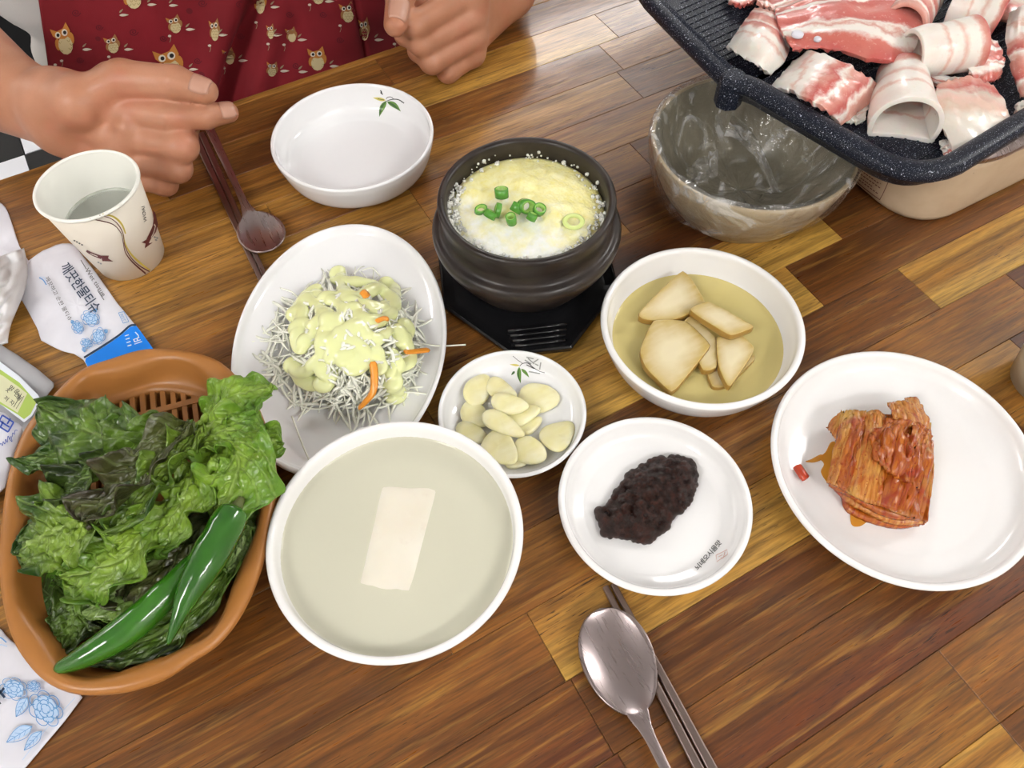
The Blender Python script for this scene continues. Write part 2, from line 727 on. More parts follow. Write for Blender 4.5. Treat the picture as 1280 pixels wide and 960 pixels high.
MT['broth'] = m_liquid('milky_broth', (.73, .715, .565), .80)
MT['brine'] = m_liquid('radish_brine', (.80, .675, .27), .80)
MT['water'] = m_liquid('water', (.86, .89, .81), .28)
MT['sauce_film'] = m_liquid('kimchi_juice', (.86, .38, .045), .55)
MT['cabbage'] = mat('shredded_cabbage', (.90, .91, .80), .25, coat=.3)
MT['carrot'] = mat('carrot', (.80, .30, .03), .3, coat=.2)
MT['dressing'] = mat('salad_dressing', (.79, .83, .42), .2, coat=.45, sss=.15, sss_r=(.006, .006, .002))


def m_slabfood():
    m = mat('simmered_radish', (.80, .74, .62), .35, sss=.25, sss_r=(.008, .006, .004))
    g = G(m)
    co = g.coord('Object')
    n = g.noise(co, 90, 4, .6)
    n2 = g.noise(co, 25, 3, .5)
    c = g.mix(g.grey(n2, .35, .7), (.75, .695, .575), (.81, .765, .66))
    c = g.mix(g.math('MULTIPLY', g.grey(n, .58, .75), .3), c, (.62, .52, .42))
    g.color(c)
    g.bump(n, .15, .001)
    return m


MT['simmered'] = m_slabfood()


def m_paste():
    m = mat('soybean_paste', (.03, .010, .008), .24)
    g = G(m)
    co = g.coord('Object')
    n = g.noise(co, 160, 4, .6)
    c = g.mix(g.grey(n, .35, .7), (.014, .0045, .003), (.046, .014, .008))
    g.color(c)
    g.bump(g.math('ADD', g.noise(co, 420, 4, .7), g.noise(co, 1300, 2, .6)), 1.0, .0016)
    return m


MT['paste'] = m_paste()


def m_kimchi(name, stem):
    m = mat(name, (.5, .2, .05), .25, coat=.22, sss=.06, sss_r=(.006, .003, .001))
    g = G(m)
    co = g.coord('Object')
    uv = g.coord('UV')
    n = g.noise(co, 70, 4, .6, .5)
    st = g.noise(g.mapping(uv, (2.0, 26, 1)), 1.0, 3, .55)
    c = g.mix(g.grey(st, .36, .64), (.58, .27, .055), (.40, .10, .010)) if stem else g.mix(g.grey(st, .36, .64), (.48, .140, .012), (.29, .042, .005))
    c = g.mix(g.grey(n, .50, .66), c, (.30, .035, .008))
    fl = g.voronoi(co, 330)
    c = g.mix(g.math('MULTIPLY', g.math('LESS_THAN', fl, .17), .8), c, (.27, .018, .006))
    c = g.mix(g.grey(g.noise(co, 38, 2, .5), .56, .70), c, (.60, .33, .07))
    g.color(c)
    g.bump(g.math('ADD', st, n), .45, .002)
    return m


MT['kimchi_stem'] = m_kimchi('kimchi_stem', True)
MT['kimchi_leaf'] = m_kimchi('kimchi_leaf', False)
MT['chili_bit'] = mat('chili_bit', (.42, .045, .015), .25, coat=.3)


def m_lettuce():
    m = mat('lettuce', (.1, .3, .03), .30, coat=.28)
    g = G(m)
    uv = g.coord('UV')
    co = g.coord('Object')
    u, v, _ = g.sep(uv)
    e = g.math('MULTIPLY', g.math('ABSOLUTE', g.math('SUBTRACT', v, .5)), 2.0)     # 0 at the rib, 1 at the edge
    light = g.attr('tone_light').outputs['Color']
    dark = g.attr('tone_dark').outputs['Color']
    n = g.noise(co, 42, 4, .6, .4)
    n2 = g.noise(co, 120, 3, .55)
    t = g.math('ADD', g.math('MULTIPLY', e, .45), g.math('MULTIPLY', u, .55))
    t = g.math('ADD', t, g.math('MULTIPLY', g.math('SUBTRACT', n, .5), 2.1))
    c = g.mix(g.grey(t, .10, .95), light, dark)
    # branching veins
    w = g.n('ShaderNodeTexWave', wave_type='BANDS', bands_direction='X')
    vv = g.math('ADD', g.math('MULTIPLY', u, 1.0), g.math('MULTIPLY', e, -.28))
    cb = g.n('ShaderNodeCombineXYZ'); g.L.new(vv, cb.inputs[0]); g.L.new(g.math('MULTIPLY', n, .05), cb.inputs[1])
    g.L.new(cb.outputs[0], w.inputs['Vector'])
    w.inputs['Scale'].default_value = 2.6; w.inputs['Distortion'].default_value = 1.6; w.inputs['Detail'].default_value = 2
    vein = g.grey(w.outputs['Fac'], .86, .99)
    rib = g.grey(e, .07, .015)
    vr = g.math('MAXIMUM', g.math('MULTIPLY', vein, .45), rib)
    c = g.mix(g.math('MULTIPLY', vr, .6), c, g.mix(.5, light, (.42, .56, .20)))
    c = g.mix(g.math('MULTIPLY', g.grey(n2, .5, .72), .35), c, g.mix(.5, c, (.012, .03, .004)))
    g.color(c)
    h = g.math('ADD', g.math('MULTIPLY', n2, .8), g.math('MULTIPLY', vr, -.5))
    g.bump(h, .75, .004)
    # thin leaf: part of the light goes through
    b = g.b
    out = g.N['Material Output']
    tl = g.n('ShaderNodeBsdfTranslucent')
    g.L.new(c, tl.inputs[0])
    mx = g.n('ShaderNodeMixShader'); mx.inputs[0].default_value = .16
    g.L.new(b.outputs[0], mx.inputs[1]); g.L.new(tl.outputs[0], mx.inputs[2])
    g.L.new(mx.outputs[0], out.inputs[0])
    return m


MT['lettuce'] = m_lettuce()


def m_chili():
    m = mat('green_chili', (.03, .16, .012), .16, coat=.5)
    g = G(m)
    co = g.coord('Object')
    n = g.noise(co, 34, 3, .5)
    g.color(g.mix(g.grey(n, .35, .68), (.014, .085, .005), (.035, .155, .010)))
    g.bump(g.noise(co, 110, 2, .5), .15, .002)
    return m


MT['chili'] = m_chili()
MT['chili_stem'] = mat('chili_stem', (.10, .12, .03), .5)


def m_brown_plastic():
    m = mat('brown_plastic', (.37, .15, .035), .34)
    g = G(m)
    co = g.coord('Object')
    n = g.noise(co, 12, 3, .5)
    g.color(g.mix(g.grey(n, .3, .7), (.34, .135, .028), (.40, .165, .042)))
    g.bump(g.noise(co, 600, 2, .5), .06, .0006)
    return m


MT['brown_plastic'] = m_brown_plastic()


def m_speckle():
    m = mat('speckled_enamel', (.012, .014, .022), .36, spec=.22)
    g = G(m)
    co = g.coord('Object')
    n = g.noise(co, 700, 3, .6)
    n2 = g.noise(co, 1700, 2, .5)
    s = g.math('MAXIMUM', g.grey(n, .645, .68), g.math('MULTIPLY', g.grey(n2, .655, .70), .8))
    g.color(g.mix(g.math('MULTIPLY', s, .85), (.008, .010, .019), (.60, .64, .75)))
    g.rough(g.math('ADD', .28, g.math('MULTIPLY', n2, .2)))
    g.bump(n2, .15, .0006)
    return m


MT['speckle'] = m_speckle()


def m_grill_base():
    m = mat('cream_enamel', (.60, .47, .32), .4)
    g = G(m)
    co = g.coord('Object')
    n = g.noise(co, 18, 4, .6)
    c = g.mix(g.grey(n, .4, .75), (.62, .49, .34), (.50, .36, .22))
    d = g.noise(co, 120, 3, .6)
    c = g.mix(g.math('MULTIPLY', g.grey(d, .70, .76), .7), c, (.10, .06, .03))
    g.color(c)
    return m


MT['grill_base'] = m_grill_base()


def m_meat(name, stops, wav=.16, sc=9.0):
    m = mat(name, (.7, .4, .35), .28, coat=.25, sss=.22, sss_r=(.008, .003, .002))
    g = G(m)
    uv = g.coord('UV')
    co = g.coord('Object')
    u, v, _ = g.sep(uv)
    oi = g.n('ShaderNodeObjectInfo')
    n = g.noise(co, sc*5, 3, .55, .3)
    n2 = g.noise(co, 210, 4, .65)
    t = g.math('ADD', v, g.math('MULTIPLY', g.math('SUBTRACT', n, .5), wav*2))
    t = g.math('ADD', t, g.math('MULTIPLY', g.math('SUBTRACT', n2, .5), .10))
    c = g.ramp(t, stops)
    sp = g.noise(co, 300, 3, .6)
    c = g.mix(g.math('MULTIPLY', g.grey(sp, .60, .74), .5), c, (.80, .62, .56))
    big = g.noise(co, 40, 2, .5)
    c = g.mix(g.math('MULTIPLY', g.grey(big, .5, .75), .25), c, (.72, .42, .33))
    g.color(c)
    g.bump(g.math('ADD', n2, g.math('MULTIPLY', n, .6)), .3, .0014)
    return m


FAT, PINK, RED, PALE = (.87, .80, .74), (.66, .32, .26), (.55, .115, .10), (.74, .48, .40)
MT['meat_belly'] = m_meat('pork_belly', [(0, (.82, .77, .70)), (.22, FAT), (.27, PALE), (.31, FAT), (.40, FAT), (.47, PINK), (.55, RED), (.60, FAT), (.66, PINK), (.80, RED), (.86, FAT), (.92, PINK), (1, PINK)])
MT['meat_fat'] = m_meat('pork_fat_roll', [(0, FAT), (.34, FAT), (.38, PALE), (.42, FAT), (.56, FAT), (.62, PALE), (.70, FAT), (.84, FAT), (.9, PINK), (1, RED)], .07)
MT['meat_loin'] = m_meat('pork_loin', [(0, RED), (.13, (.60, .17, .13)), (.20, FAT), (.26, FAT), (.30, PINK), (.34, FAT), (.39, (.56, .13, .11)), (.56, (.64, .20, .17)), (.64, (.56, .12, .10)), (.67, FAT), (.73, FAT), (.77, RED), (.88, (.62, .20, .15)), (.93, FAT), (1, PINK)], .17, 5)
MT['meat_clear'] = m_meat('pork_glassy_fat', [(0, (.66, .60, .54)), (.35, (.70, .63, .55)), (.5, (.66, .46, .36)), (.62, PALE), (.75, (.68, .58, .50)), (.88, RED), (1, PINK)], .22)
MT['bone'] = mat('bone', (.74, .74, .82), .3)


def m_metal(name, col, rough):
    m = mat(name, col, rough, metal=1.0)
    g = G(m)
    co = g.coord('Object')
    n = g.noise(g.mapping(co, (900, 40, 100)), 1.0, 3, .6)
    g.rough(g.math('ADD', rough-.06, g.math('MULTIPLY', n, .16)))
    g.bump(n, .04, .0004)
    return m


MT['steel'] = m_metal('brushed_steel', (.60, .56, .56), .24)
MT['steel_dark'] = m_metal('old_steel', (.30, .235, .215), .28)
MT['steel_worn'] = m_metal('worn_steel', (.40, .335, .33), .27)


def m_film(name='clear_film', lo_=.05, hi_=.46):
    m = bpy.data.materials.new(name)
    N, L = nodes_of(m)
    N.remove(N['Principled BSDF'])
    out = N['Material Output']
    tr = N.new('ShaderNodeBsdfTransparent'); tr.inputs[0].default_value = (.95, .945, .93, 1)
    gl = N.new('ShaderNodeBsdfGlossy'); gl.inputs['Roughness'].default_value = .12
    df = N.new('ShaderNodeBsdfDiffuse'); df.inputs[0].default_value = (.80, .79, .77, 1)
    lw = N.new('ShaderNodeLayerWeight'); lw.inputs[0].default_value = .30
    co = N.new('ShaderNodeTexCoord')
    nz = N.new('ShaderNodeTexNoise'); nz.inputs['Scale'].default_value = 45; nz.inputs['Detail'].default_value = 3
    nz.inputs['Distortion'].default_value = 2.0
    L.new(co.outputs['Object'], nz.inputs['Vector'])
    bp = N.new('ShaderNodeBump'); bp.inputs['Strength'].default_value = .8; bp.inputs['Distance'].default_value = .005
    L.new(nz.outputs[0], bp.inputs['Height'])
    L.new(bp.outputs[0], gl.inputs['Normal']); L.new(bp.outputs[0], lw.inputs['Normal'])
    mp = N.new('ShaderNodeMapRange'); mp.inputs[1].default_value = .10; mp.inputs[2].default_value = .9
    mp.inputs[3].default_value = .05; mp.inputs[4].default_value = .55
    L.new(lw.outputs['Facing'], mp.inputs[0])
    # milky creases, with their bright highlights painted in as diffuse white
    vo = N.new('ShaderNodeTexNoise'); vo.inputs['Scale'].default_value = 30; vo.inputs['Detail'].default_value = 5; vo.inputs['Distortion'].default_value = 2.5
    L.new(co.outputs['Object'], vo.inputs['Vector'])
    cr = N.new('ShaderNodeMapRange'); cr.inputs[1].default_value = .52; cr.inputs[2].default_value = .68
    cr.inputs[3].default_value = lo_; cr.inputs[4].default_value = hi_
    L.new(vo.outputs[0], cr.inputs[0])
    m1 = N.new('ShaderNodeMixShader')
    L.new(cr.outputs[0], m1.inputs[0])
    L.new(tr.outputs[0], m1.inputs[1]); L.new(df.outputs[0], m1.inputs[2])
    m2 = N.new('ShaderNodeMixShader')
    L.new(mp.outputs[0], m2.inputs[0]); L.new(m1.outputs[0], m2.inputs[1]); L.new(gl.outputs[0], m2.inputs[2])
    L.new(m2.outputs[0], out.inputs[0])
    return m


MT['film'] = m_film()
MT['film_creased'] = m_film('creased_film', .16, .75)  # extra diffuse white paints the specular glints of the crumpled flaps
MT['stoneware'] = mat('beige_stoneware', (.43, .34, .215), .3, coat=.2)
MT['stoneware_in_shaded'] = mat('stoneware_inside_shaded', (.25, .22, .15), .3, coat=.2)  # same beige darkened: shade under the grill pan put into the colour


def m_packet(name, col):
    m = mat(name, col, .32)
    g = G(m)
    co = g.coord('Object')
    n = g.noise(co, 38, 3, .5, .6)
    g.color(g.mix(g.grey(n, .3, .7), tuple(q*.93 for q in col), col))
    g.bump(n, .22, .004)
    return m


MT['packet'] = m_packet('white_film', (.76, .76, .83))
MT['packet_grey'] = m_packet('grey_film', (.42, .42, .44))
MT['tissue'] = m_cloth('tissue_paper', (.80, .79, .80), 700, .3)
MT['label_green'] = mat('label_green', (.40, .55, .10), .4)
MT['label_cream'] = mat('label_cream', (.66, .66, .42), .4)
# ---------------------------------------------------------------- room
X0, X1, Y0, Y1 = -2.6, 3.8, -2.4, 4.6


def plain_box(name, lo, hi, m, kind=None, parent=None):
    o = MB().box(lo, hi).build(name, m, parent, origin=((lo[0]+hi[0])/2, (lo[1]+hi[1])/2, lo[2]) if parent is None else None, smooth=False)
    return tag(o, kind=kind)


floor = plain_box('floor', (X0, Y0, FLOOR-.06), (X1, Y1, FLOOR-.004), MT['grout'], 'structure')
plain_box('ceiling', (X0, Y0, CEIL+.06), (X1, Y1, CEIL+.12), MT['ceiling'], 'structure')
plain_box('wall_back', (X0, Y1, FLOOR-.06), (X1, Y1+.1, CEIL+.12), MT['wall'], 'structure')
plain_box('wall_front', (X0, Y0-.1, FLOOR-.06), (X1, Y0, CEIL+.12), MT['wall'], 'structure')
plain_box('wall_left', (X0-.1, Y0-.1, FLOOR-.06), (X0, Y1+.1, CEIL+.12), MT['wall'], 'structure')
plain_box('wall_right', (X1, Y0-.1, FLOOR-.06), (X1+.1, Y1+.1, CEIL+.12), MT['wall'], 'structure')
plain_box('baseboard_back', (X0, Y1-.015, FLOOR), (X1, Y1, FLOOR+.09), MT['tile_trim'], 'structure')

# checkered floor tiles, one object each, sharing two meshes; the far rest of the floor is one mesh
TS = 0.30
TX, TY = -.302, 1.791


def tile_box(mb, x, y, mi=0):
    return mb.box((x+.0015, y+.0015, FLOOR-.005), (x+TS-.0015, y+TS-.0015, FLOOR), mi)


src = {}
far = MB()
for i in range(-12, 16):
    for j in range(-16, 12):
        x, y = TX+i*TS, TY+j*TS
        if x < X0 or y < Y0 or x+TS > X1 or y+TS > Y1: continue
        white = (i+j) % 2 == 0
        if -7 <= i <= 6 and -8 <= j <= 7:
            if white not in src:
                o = tile_box(MB(), x, y).build('tile', MT['floor_white'] if white else MT['floor_black'], floor, origin=(x, y, FLOOR), smooth=False)
                src[white] = o
            else:
                o = src[white].copy(); COL.objects.link(o); o.parent = floor
                o.location = Vector((x, y, FLOOR))-wloc(floor)
        else:
            tile_box(far, x, y, 1 if white else 0)
tag(far.build('far_tiles', [MT['floor_black'], MT['floor_white']], floor, smooth=False), kind='stuff')

# ceiling lamps: a steel tray with a luminous panel
lamp0 = None
for i, (lx, ly) in enumerate(LAMPS):
    t = empty('ceiling_lamp', (lx, ly, CEIL), 'long white ceiling light panel above the restaurant tables', 'lamp', 'ceiling light panels')
    if lamp0 is None:
        fr = MB().box((lx-.62, ly-.17, CEIL), (lx+.62, ly+.17, CEIL+.06)).build('frame', MT['lamp_frame'], t, smooth=False)
        di = MB().box((lx-.60, ly-.15, CEIL-.012), (lx+.60, ly+.15, CEIL-.001)).build('diffuser', MT['lamp'], t, smooth=False)
        lamp0 = (fr, di)
    else:
        for q in lamp0:
            c = q.copy(); c.parent = t; COL.objects.link(c)

# ---------------------------------------------------------------- table
table = empty('table', (.2, .2, 0), 'dining table of honey and brown wood planks under all the dishes', 'table')
HON, YEL, BRN, DRK, MID, RED_ = (.345, .160, .034), (.57, .345, .080), (.175, .069, .017), (.094, .033, .011), (.250, .103, .023), (.132, .041, .014)
AMB = (.43, .22, .048)
T0, TW = .670, .0458
# strips counted from the far edge; each: list of (x where the plank ends, tone at its far side, tone at its near side)
ROWS = {
    0: [(-.36, MID, HON), (.212, HON, MID), (.62, BRN, MID), (1.1, HON, BRN)],
    1: [(-.50, BRN, MID), (-.02, MID, HON), (.195, HON, BRN), (.44, AMB, YEL), (.80, HON, MID), (1.1, BRN, MID)],
    2: [(-.28, HON, MID), (.10, MID, HON), (.415, BRN, MID), (.75, HON, MID), (1.1, MID, BRN)],
    3: [(-.45, MID, BRN), (.05, HON, HON), (.407, AMB, MID), (.70, BRN, BRN), (1.1, MID, HON)],
    4: [(-.25, BRN, MID), (.163, HON, AMB), (.47, MID, HON), (.85, MID, BRN), (1.1, HON, HON)],
    5: [(-.40, MID, HON), (.02, MID, BRN), (.36, HON, MID), (.66, BRN, MID), (1.1, MID, HON)],
    6: [(-.22, HON, MID), (.12, BRN, MID), (.30, HON, AMB), (.60, MID, BRN), (1.1, HON, HON)],
    7: [(-.45, BRN, MID), (-.05, MID, HON), (.255, MID, BRN), (.52, BRN, DRK), (1.1, HON, HON)],
    8: [(-.28, MID, MID), (.08, HON, MID), (.445, HON, YEL), (.70, DRK, BRN), (1.1, MID, HON)],
    9: [(-.38, MID, HON), (-.02, MID, BRN), (.385, AMB, YEL), (.62, DRK, BRN), (1.1, HON, MID)],
    10: [(-.24, HON, MID), (.14, BRN, MID), (.46, BRN, BRN), (.82, HON, YEL), (1.1, MID, BRN)],
    11: [(-.42, BRN, MID), (.02, MID, BRN), (.215, HON, MID), (.529, MID, HON), (.78, RED_, DRK), (1.1, MID, MID)],
    12: [(-.25, MID, HON), (.07, MID, BRN), (.30, HON, YEL), (.482, AMB, HON), (.74, RED_, BRN), (1.1, HON, MID)],
    13: [(-.40, HON, AMB), (-.145, HON, MID), (.073, BRN, RED_), (.43, RED_, BRN), (.80, HON, MID), (1.1, BRN, MID)],
    14: [(-.30, MID, BRN), (.005, MID, DRK), (.075, RED_, YEL), (.39, BRN, RED_), (.78, HON, MID), (1.1, BRN, MID)],
    15: [(-.42, BRN, MID), (-.147, HON, HON), (.02, MID, BRN), (.269, MID, HON), (.60, BRN, MID), (1.1, HON, MID)],
    16: [(-.30, HON, MID), (-.02, BRN, DRK), (.269, HON, YEL), (.62, BRN, HON), (1.1, MID, HON)],
    17: [(-.40, MID, BRN), (.06, MID, HON), (.30, BRN, DRK), (.66, MID, HON), (1.1, BRN, MID)],
    18: [(-.20, MID, BRN), (.26, HON, MID), (.60, MID, HON), (1.1, BRN, MID)],
    19: [(-.35, HON, MID), (.10, BRN, MID), (.50, HON, MID), (1.1, MID, BRN)],
}
TXL = -.62
for k, row in ROWS.items():
    xa = TXL
    ya, yb = T0-TW*(k+1), T0-TW*k
    for (xb, far, near) in row:
        cx, cy = (xa+xb)/2, (ya+yb)/2
        g_ = .00012
        o = MB().box((xa+g_, ya+g_, -.028), (xb-g_, yb-g_, 0)).build('plank', MT['wood'], table, origin=(cx, cy, 0), smooth=False)
        j = rnd.uniform(.88, 1.10)
        if 2 <= k <= 8 and xb < .17:      # the boards by the cup and packets are the paler ones
            up_ = {BRN: MID, MID: HON, HON: AMB, DRK: BRN}
            far, near = up_.get(far, far), up_.get(near, near)
        o['tone_far'] = [q*j for q in far]
        o['tone_near'] = [q*j for q in near]
        bevel(o, .0003, 1)
        xa = xb
o = MB().box((TXL, T0, -.036), (1.1, T0+.0085, 0)).build('edge_strip', MT['wood'], table, origin=(.24, T0+.004, 0), smooth=False)
o['tone_far'] = list(AMB); o['tone_near'] = list(HON); bevel(o, .001, 2)
yn = T0-TW*20
MB().box((TXL+.02, yn+.02, -.05), (1.08, T0-.01, -.0285)).build('underframe', MT['black_plastic'], table, smooth=False)
for (lx, ly) in ((-.56, yn+.06), (1.04, yn+.06), (-.56, T0-.05), (1.04, T0-.05)):
    MB().box((lx-.025, ly-.025, FLOOR), (lx+.025, ly+.025, -.05)).build('leg', MT['black_plastic'], table, smooth=False)


# ---------------------------------------------------------------- flat prints laid on real surfaces
class Decal:
    def __init__(self, mapper, lift=.0003):
        self.map, self.lift = mapper, lift
        self.v, self.f, self.m = [], [], []

    def _pt(self, x, y, up=0):
        p = self.map(x, y)
        d = CAM-p
        return p+d/np.linalg.norm(d)*(self.lift+up)

    def poly(self, pts, mi=0, up=0):
        b = len(self.v)
        self.v += [self._pt(x, y, up) for x, y in pts]
        self.f += [tuple(i+b for i in t) for t in fill_poly(pts)]
        self.m += [mi]*(len(self.f)-len(self.m))
        return self

    def stroke(self, pts, w, mi=0, n=6, up=0, smooth=True):
        P = catmull([(x, y, 0) for x, y in pts], n)[:, :2] if smooth and len(pts) > 2 else np.array(pts, float)
        t = np.gradient(P, axis=0)
        t /= np.linalg.norm(t, axis=1, keepdims=True)+1e-9
        nn = np.stack([-t[:, 1], t[:, 0]], 1)
        ws = np.full(len(P), w/2.0) if not hasattr(w, '__len__') else np.interp(np.linspace(0, 1, len(P)), np.linspace(0, 1, len(w)), w)/2
        b = len(self.v)
        for i in range(len(P)):
            for s in (-1, 1):
                q = P[i]+s*nn[i]*ws[i]
                self.v.append(self._pt(q[0], q[1], up))
        for i in range(len(P)-1):
            self.f.append((b+2*i, b+2*i+1, b+2*i+3, b+2*i+2)); self.m.append(mi)
        return self

    def ellipse(self, cx, cy, rx, ry, ang=0, mi=0, n=14, up=0):
        a = math.radians(ang)
        return self.poly([(cx+rx*math.cos(t)*math.cos(a)-ry*math.sin(t)*math.sin(a), cy+rx*math.cos(t)*math.sin(a)+ry*math.sin(t)*math.cos(a))
                          for t in np.linspace(0, 2*math.pi, n, endpoint=False)], mi, up)

    def leaf(self, a, b, w, mi=0, bend=0.0, up=0):
        a, b = np.array(a, float), np.array(b, float)
        d = b-a; nn = np.array([-d[1], d[0]])
        L, R = [], []
        for t in np.linspace(0, 1, 9):
            h = w*math.sin(math.pi*t**.8)*(1-.25*t)
            c = a+d*t+nn*bend*math.sin(math.pi*t)
            u = nn/np.linalg.norm(nn)
            L.append(tuple(c+u*h)); R.append(tuple(c-u*h))
        return self.poly(L+R[::-1][1:-1], mi, up)

    def text(self, body, org, right, up_v, mi=0, up=0, bold=0.0):
        """org: picture position of the baseline start; right, up_v: picture vectors of one em"""
        cu = bpy.data.curves.new('text', 'FONT')
        cu.body = body; cu.resolution_u = 3; cu.offset = bold
        ob = bpy.data.objects.new('text', cu); COL.objects.link(ob)
        bpy.context.view_layer.update()
        dg = bpy.context.evaluated_depsgraph_get()
        me = bpy.data.meshes.new_from_object(ob.evaluated_get(dg))
        b = len(self.v)
        for v in me.vertices:
            x = org[0]+right[0]*v.co.x+up_v[0]*v.co.y
            y = org[1]+right[1]*v.co.x+up_v[1]*v.co.y
            self.v.append(self._pt(x, y, up))
        for p in me.polygons:
            self.f.append(tuple(b+i for i in p.vertices)); self.m.append(mi)
        bpy.data.objects.remove(ob); bpy.data.curves.remove(cu); bpy.data.meshes.remove(me)
        return self

    def build(self, name, mats, parent):
        me = bpy.data.meshes.new(name)
        f2 = [f for f in self.f]
        me.from_pydata([tuple(map(float, v)) for v in self.v], [], f2)
        me.polygons.foreach_set('material_index', np.array(self.m, dtype=np.int32))
        # make every face look up towards the picture taker's side
        bm = bmesh.new(); bm.from_mesh(me)
        flip = [f for f in bm.faces if f.normal.dot(Vector(CAM)-f.calc_center_median()) < 0]
        bmesh.ops.reverse_faces(bm, faces=flip)
        bm.to_mesh(me); bm.free()
        return link(name, me, mats, parent)


def on_plane(z):
    return lambda x, y: px(x, y, z)


def on_dish(c, inner, ax=1.0, ay=1.0, ang=0.0):
    rs = np.array([p[0] for p in inner]); zs = np.array([p[1] for p in inner])
    o = np.argsort(rs); rs, zs = rs[o], zs[o]
    ca, sa = math.cos(ang), math.sin(ang)

    def f(x, y):
        d = ray(x, y)
        lo, hi = (CAM[2]-(c[2]+zs.max()+.002))/-d[2], (CAM[2]-(c[2]+zs.min()-.001))/-d[2]
        ts = np.linspace(lo, hi, 120)
        P = CAM+ts[:, None]*d
        dx, dy = P[:, 0]-c[0], P[:, 1]-c[1]
        r = np.hypot((ca*dx+sa*dy)/ax, (-sa*dx+ca*dy)/ay)
        g = P[:, 2]-c[2]-np.interp(r, rs, zs)
        k = np.argmax((g <= 0))
        if k == 0: return P[-1]
        a = g[k-1]/(g[k-1]-g[k])
        return P[k-1]+a*(P[k]-P[k-1])
    return f


# ---------------------------------------------------------------- person
person = empty('person', (.12, .9, FLOOR), 'seated person in a red owl-print apron with both hands on the table', 'person')
dir_cam = lambda p: (CAM-np.asarray(p))/np.linalg.norm(CAM-np.asarray(p))


def hand_sdf(bones, groups, wrist, elbow):
    """bones: list of (a, b, ra, rb, k)"""
    def fn(X):
        d = None
        for (a, b, ra, rb, k) in groups:
            q = sd_cap(X, a, b, ra, rb)
            d = q if d is None else smin(d, q, k)
        for chain in bones:
            c = None
            for (a, b, ra, rb) in chain:
                q = sd_cap(X, a, b, ra, rb)
                c = q if c is None else smin(c, q, .004)
            d = smin(d, c, .0035)
        return d
    return fn


def chain(pts, rads):
    return [(pts[i], pts[i+1], rads[i], rads[i+1]) for i in range(len(pts)-1)]


A = np.array
# the hand beside the paper cup: index finger and thumb stretched, the others curled under
RI = [px(120, 131, .066), px(212, 146, .066), px(256, 145, .062), px(285, 140.5, .058)]
RM = [px(124, 165, .048), px(227, 183, .047)]
RM += [RM[1]+A([.010, .026, -.002]), RM[1]+A([-.016, .033, -.004])]
RR = [px(128, 190, .030), px(221, 210, .0295)]
RR += [RR[1]+A([.009, .025, -.001]), RR[1]+A([-.016, .031, -.002])]
RP = [px(140, 214, .0125), px(206, 229, .0115)]
RP += [RP[1]+A([.008, .021, .0]), RP[1]+A([-.012, .027, .0])]
RT_ = [px(101, 128, .073), px(153, 99, .087), px(219, 103, .088), px(257, 114, .083)]
RW1, RW2 = px(76, 133, .058), px(82, 157, .040)
RE = A([-.250, .885, .066])
rb = [chain(RI, [.0135, .0120, .0100, .0085]), chain(RM, [.0130, .0130, .0105, .009]), chain(RR, [.0125, .0120, .010, .009]),
      chain(RP, [.0115, .0105, .009, .008]), chain(RT_, [.0170, .0150, .0128, .0098])]
back = A([.004, .010, 0])
rg = [(RE, RW1, .0335, .0240, 0), (RE+A([0, 0, -.008]), RW2, .031, .0215, .012),
      (RW1, RI[0]+back, .0265, .0165, .014), (RW1, RM[0]+back, .0255, .0165, .012), (RW2, RR[0]+back, .024, .0160, .012), (RW2, RP[0]+back, .022, .0145, .012),
      (RW1, RT_[0], .0255, .0195, .012), (RT_[0], RI[0], .0185, .014, .014), (RT_[1], RI[0]*.8+RI[1]*.2, .0095, .0080, .008), (px(-55, 52, .070), px(34, 108, .062), .036, .019, .012),
      (RI[0], RP[0], .0155, .0135, .010), (RI[0]+A([.02, .022, 0]), RP[0]+A([.02, .022, .004]), .017, .013, .012),
      (RM[1]+A([-.03, .03, .01]), RP[1]+A([-.03, .02, .006]), .013, .010, .010)]
v1, q1 = sdf_mesh((-.32, .53, -.01), (.09, .94, .125), .00165, hand_sdf(rb, rg, None, None))

# the other hand: a fist seen from its back, thumb along the side
LI = [px(587, -8, .066), px(521, 31, .064)]
LI += [LI[1]+A([-.010, .022, -.004]), LI[1]+A([.014, .030, -.006])]
LM = [px(592, 20, .049), px(528, 54, .047)]
LM += [LM[1]+A([-.006, .025, -.003]), LM[1]+A([.017, .030, -.004])]
LR = [px(593, 45, .031), px(540, 77, .0295)]
LR += [LR[1]+A([-.003, .024, -.002]), LR[1]+A([.018, .028, -.002])]
LP = [px(590, 67, .014), px(560, 90, .0118)]
LP += [LP[1]+A([-.002, .021, .0]), LP[1]+A([.016, .025, .0])]
LT = [px(560, -60, .080), px(524, -45, .084), px(500, -4, .080), px(494, 31, .073)]
LW1, LW2 = px(632, -52, .060), px(636, -14, .036)
LE = A([.440, .870, .055])
lb = [chain(LI, [.0135, .0118, .010, .009]), chain(LM, [.0130, .0120, .010, .009]), chain(LR, [.0125, .0112, .0095, .0085]), chain(LP, [.0118, .0100, .009, .008]),
      chain(LT, [.0165, .0145, .0125, .0102])]
back = A([-.004, .010, 0])
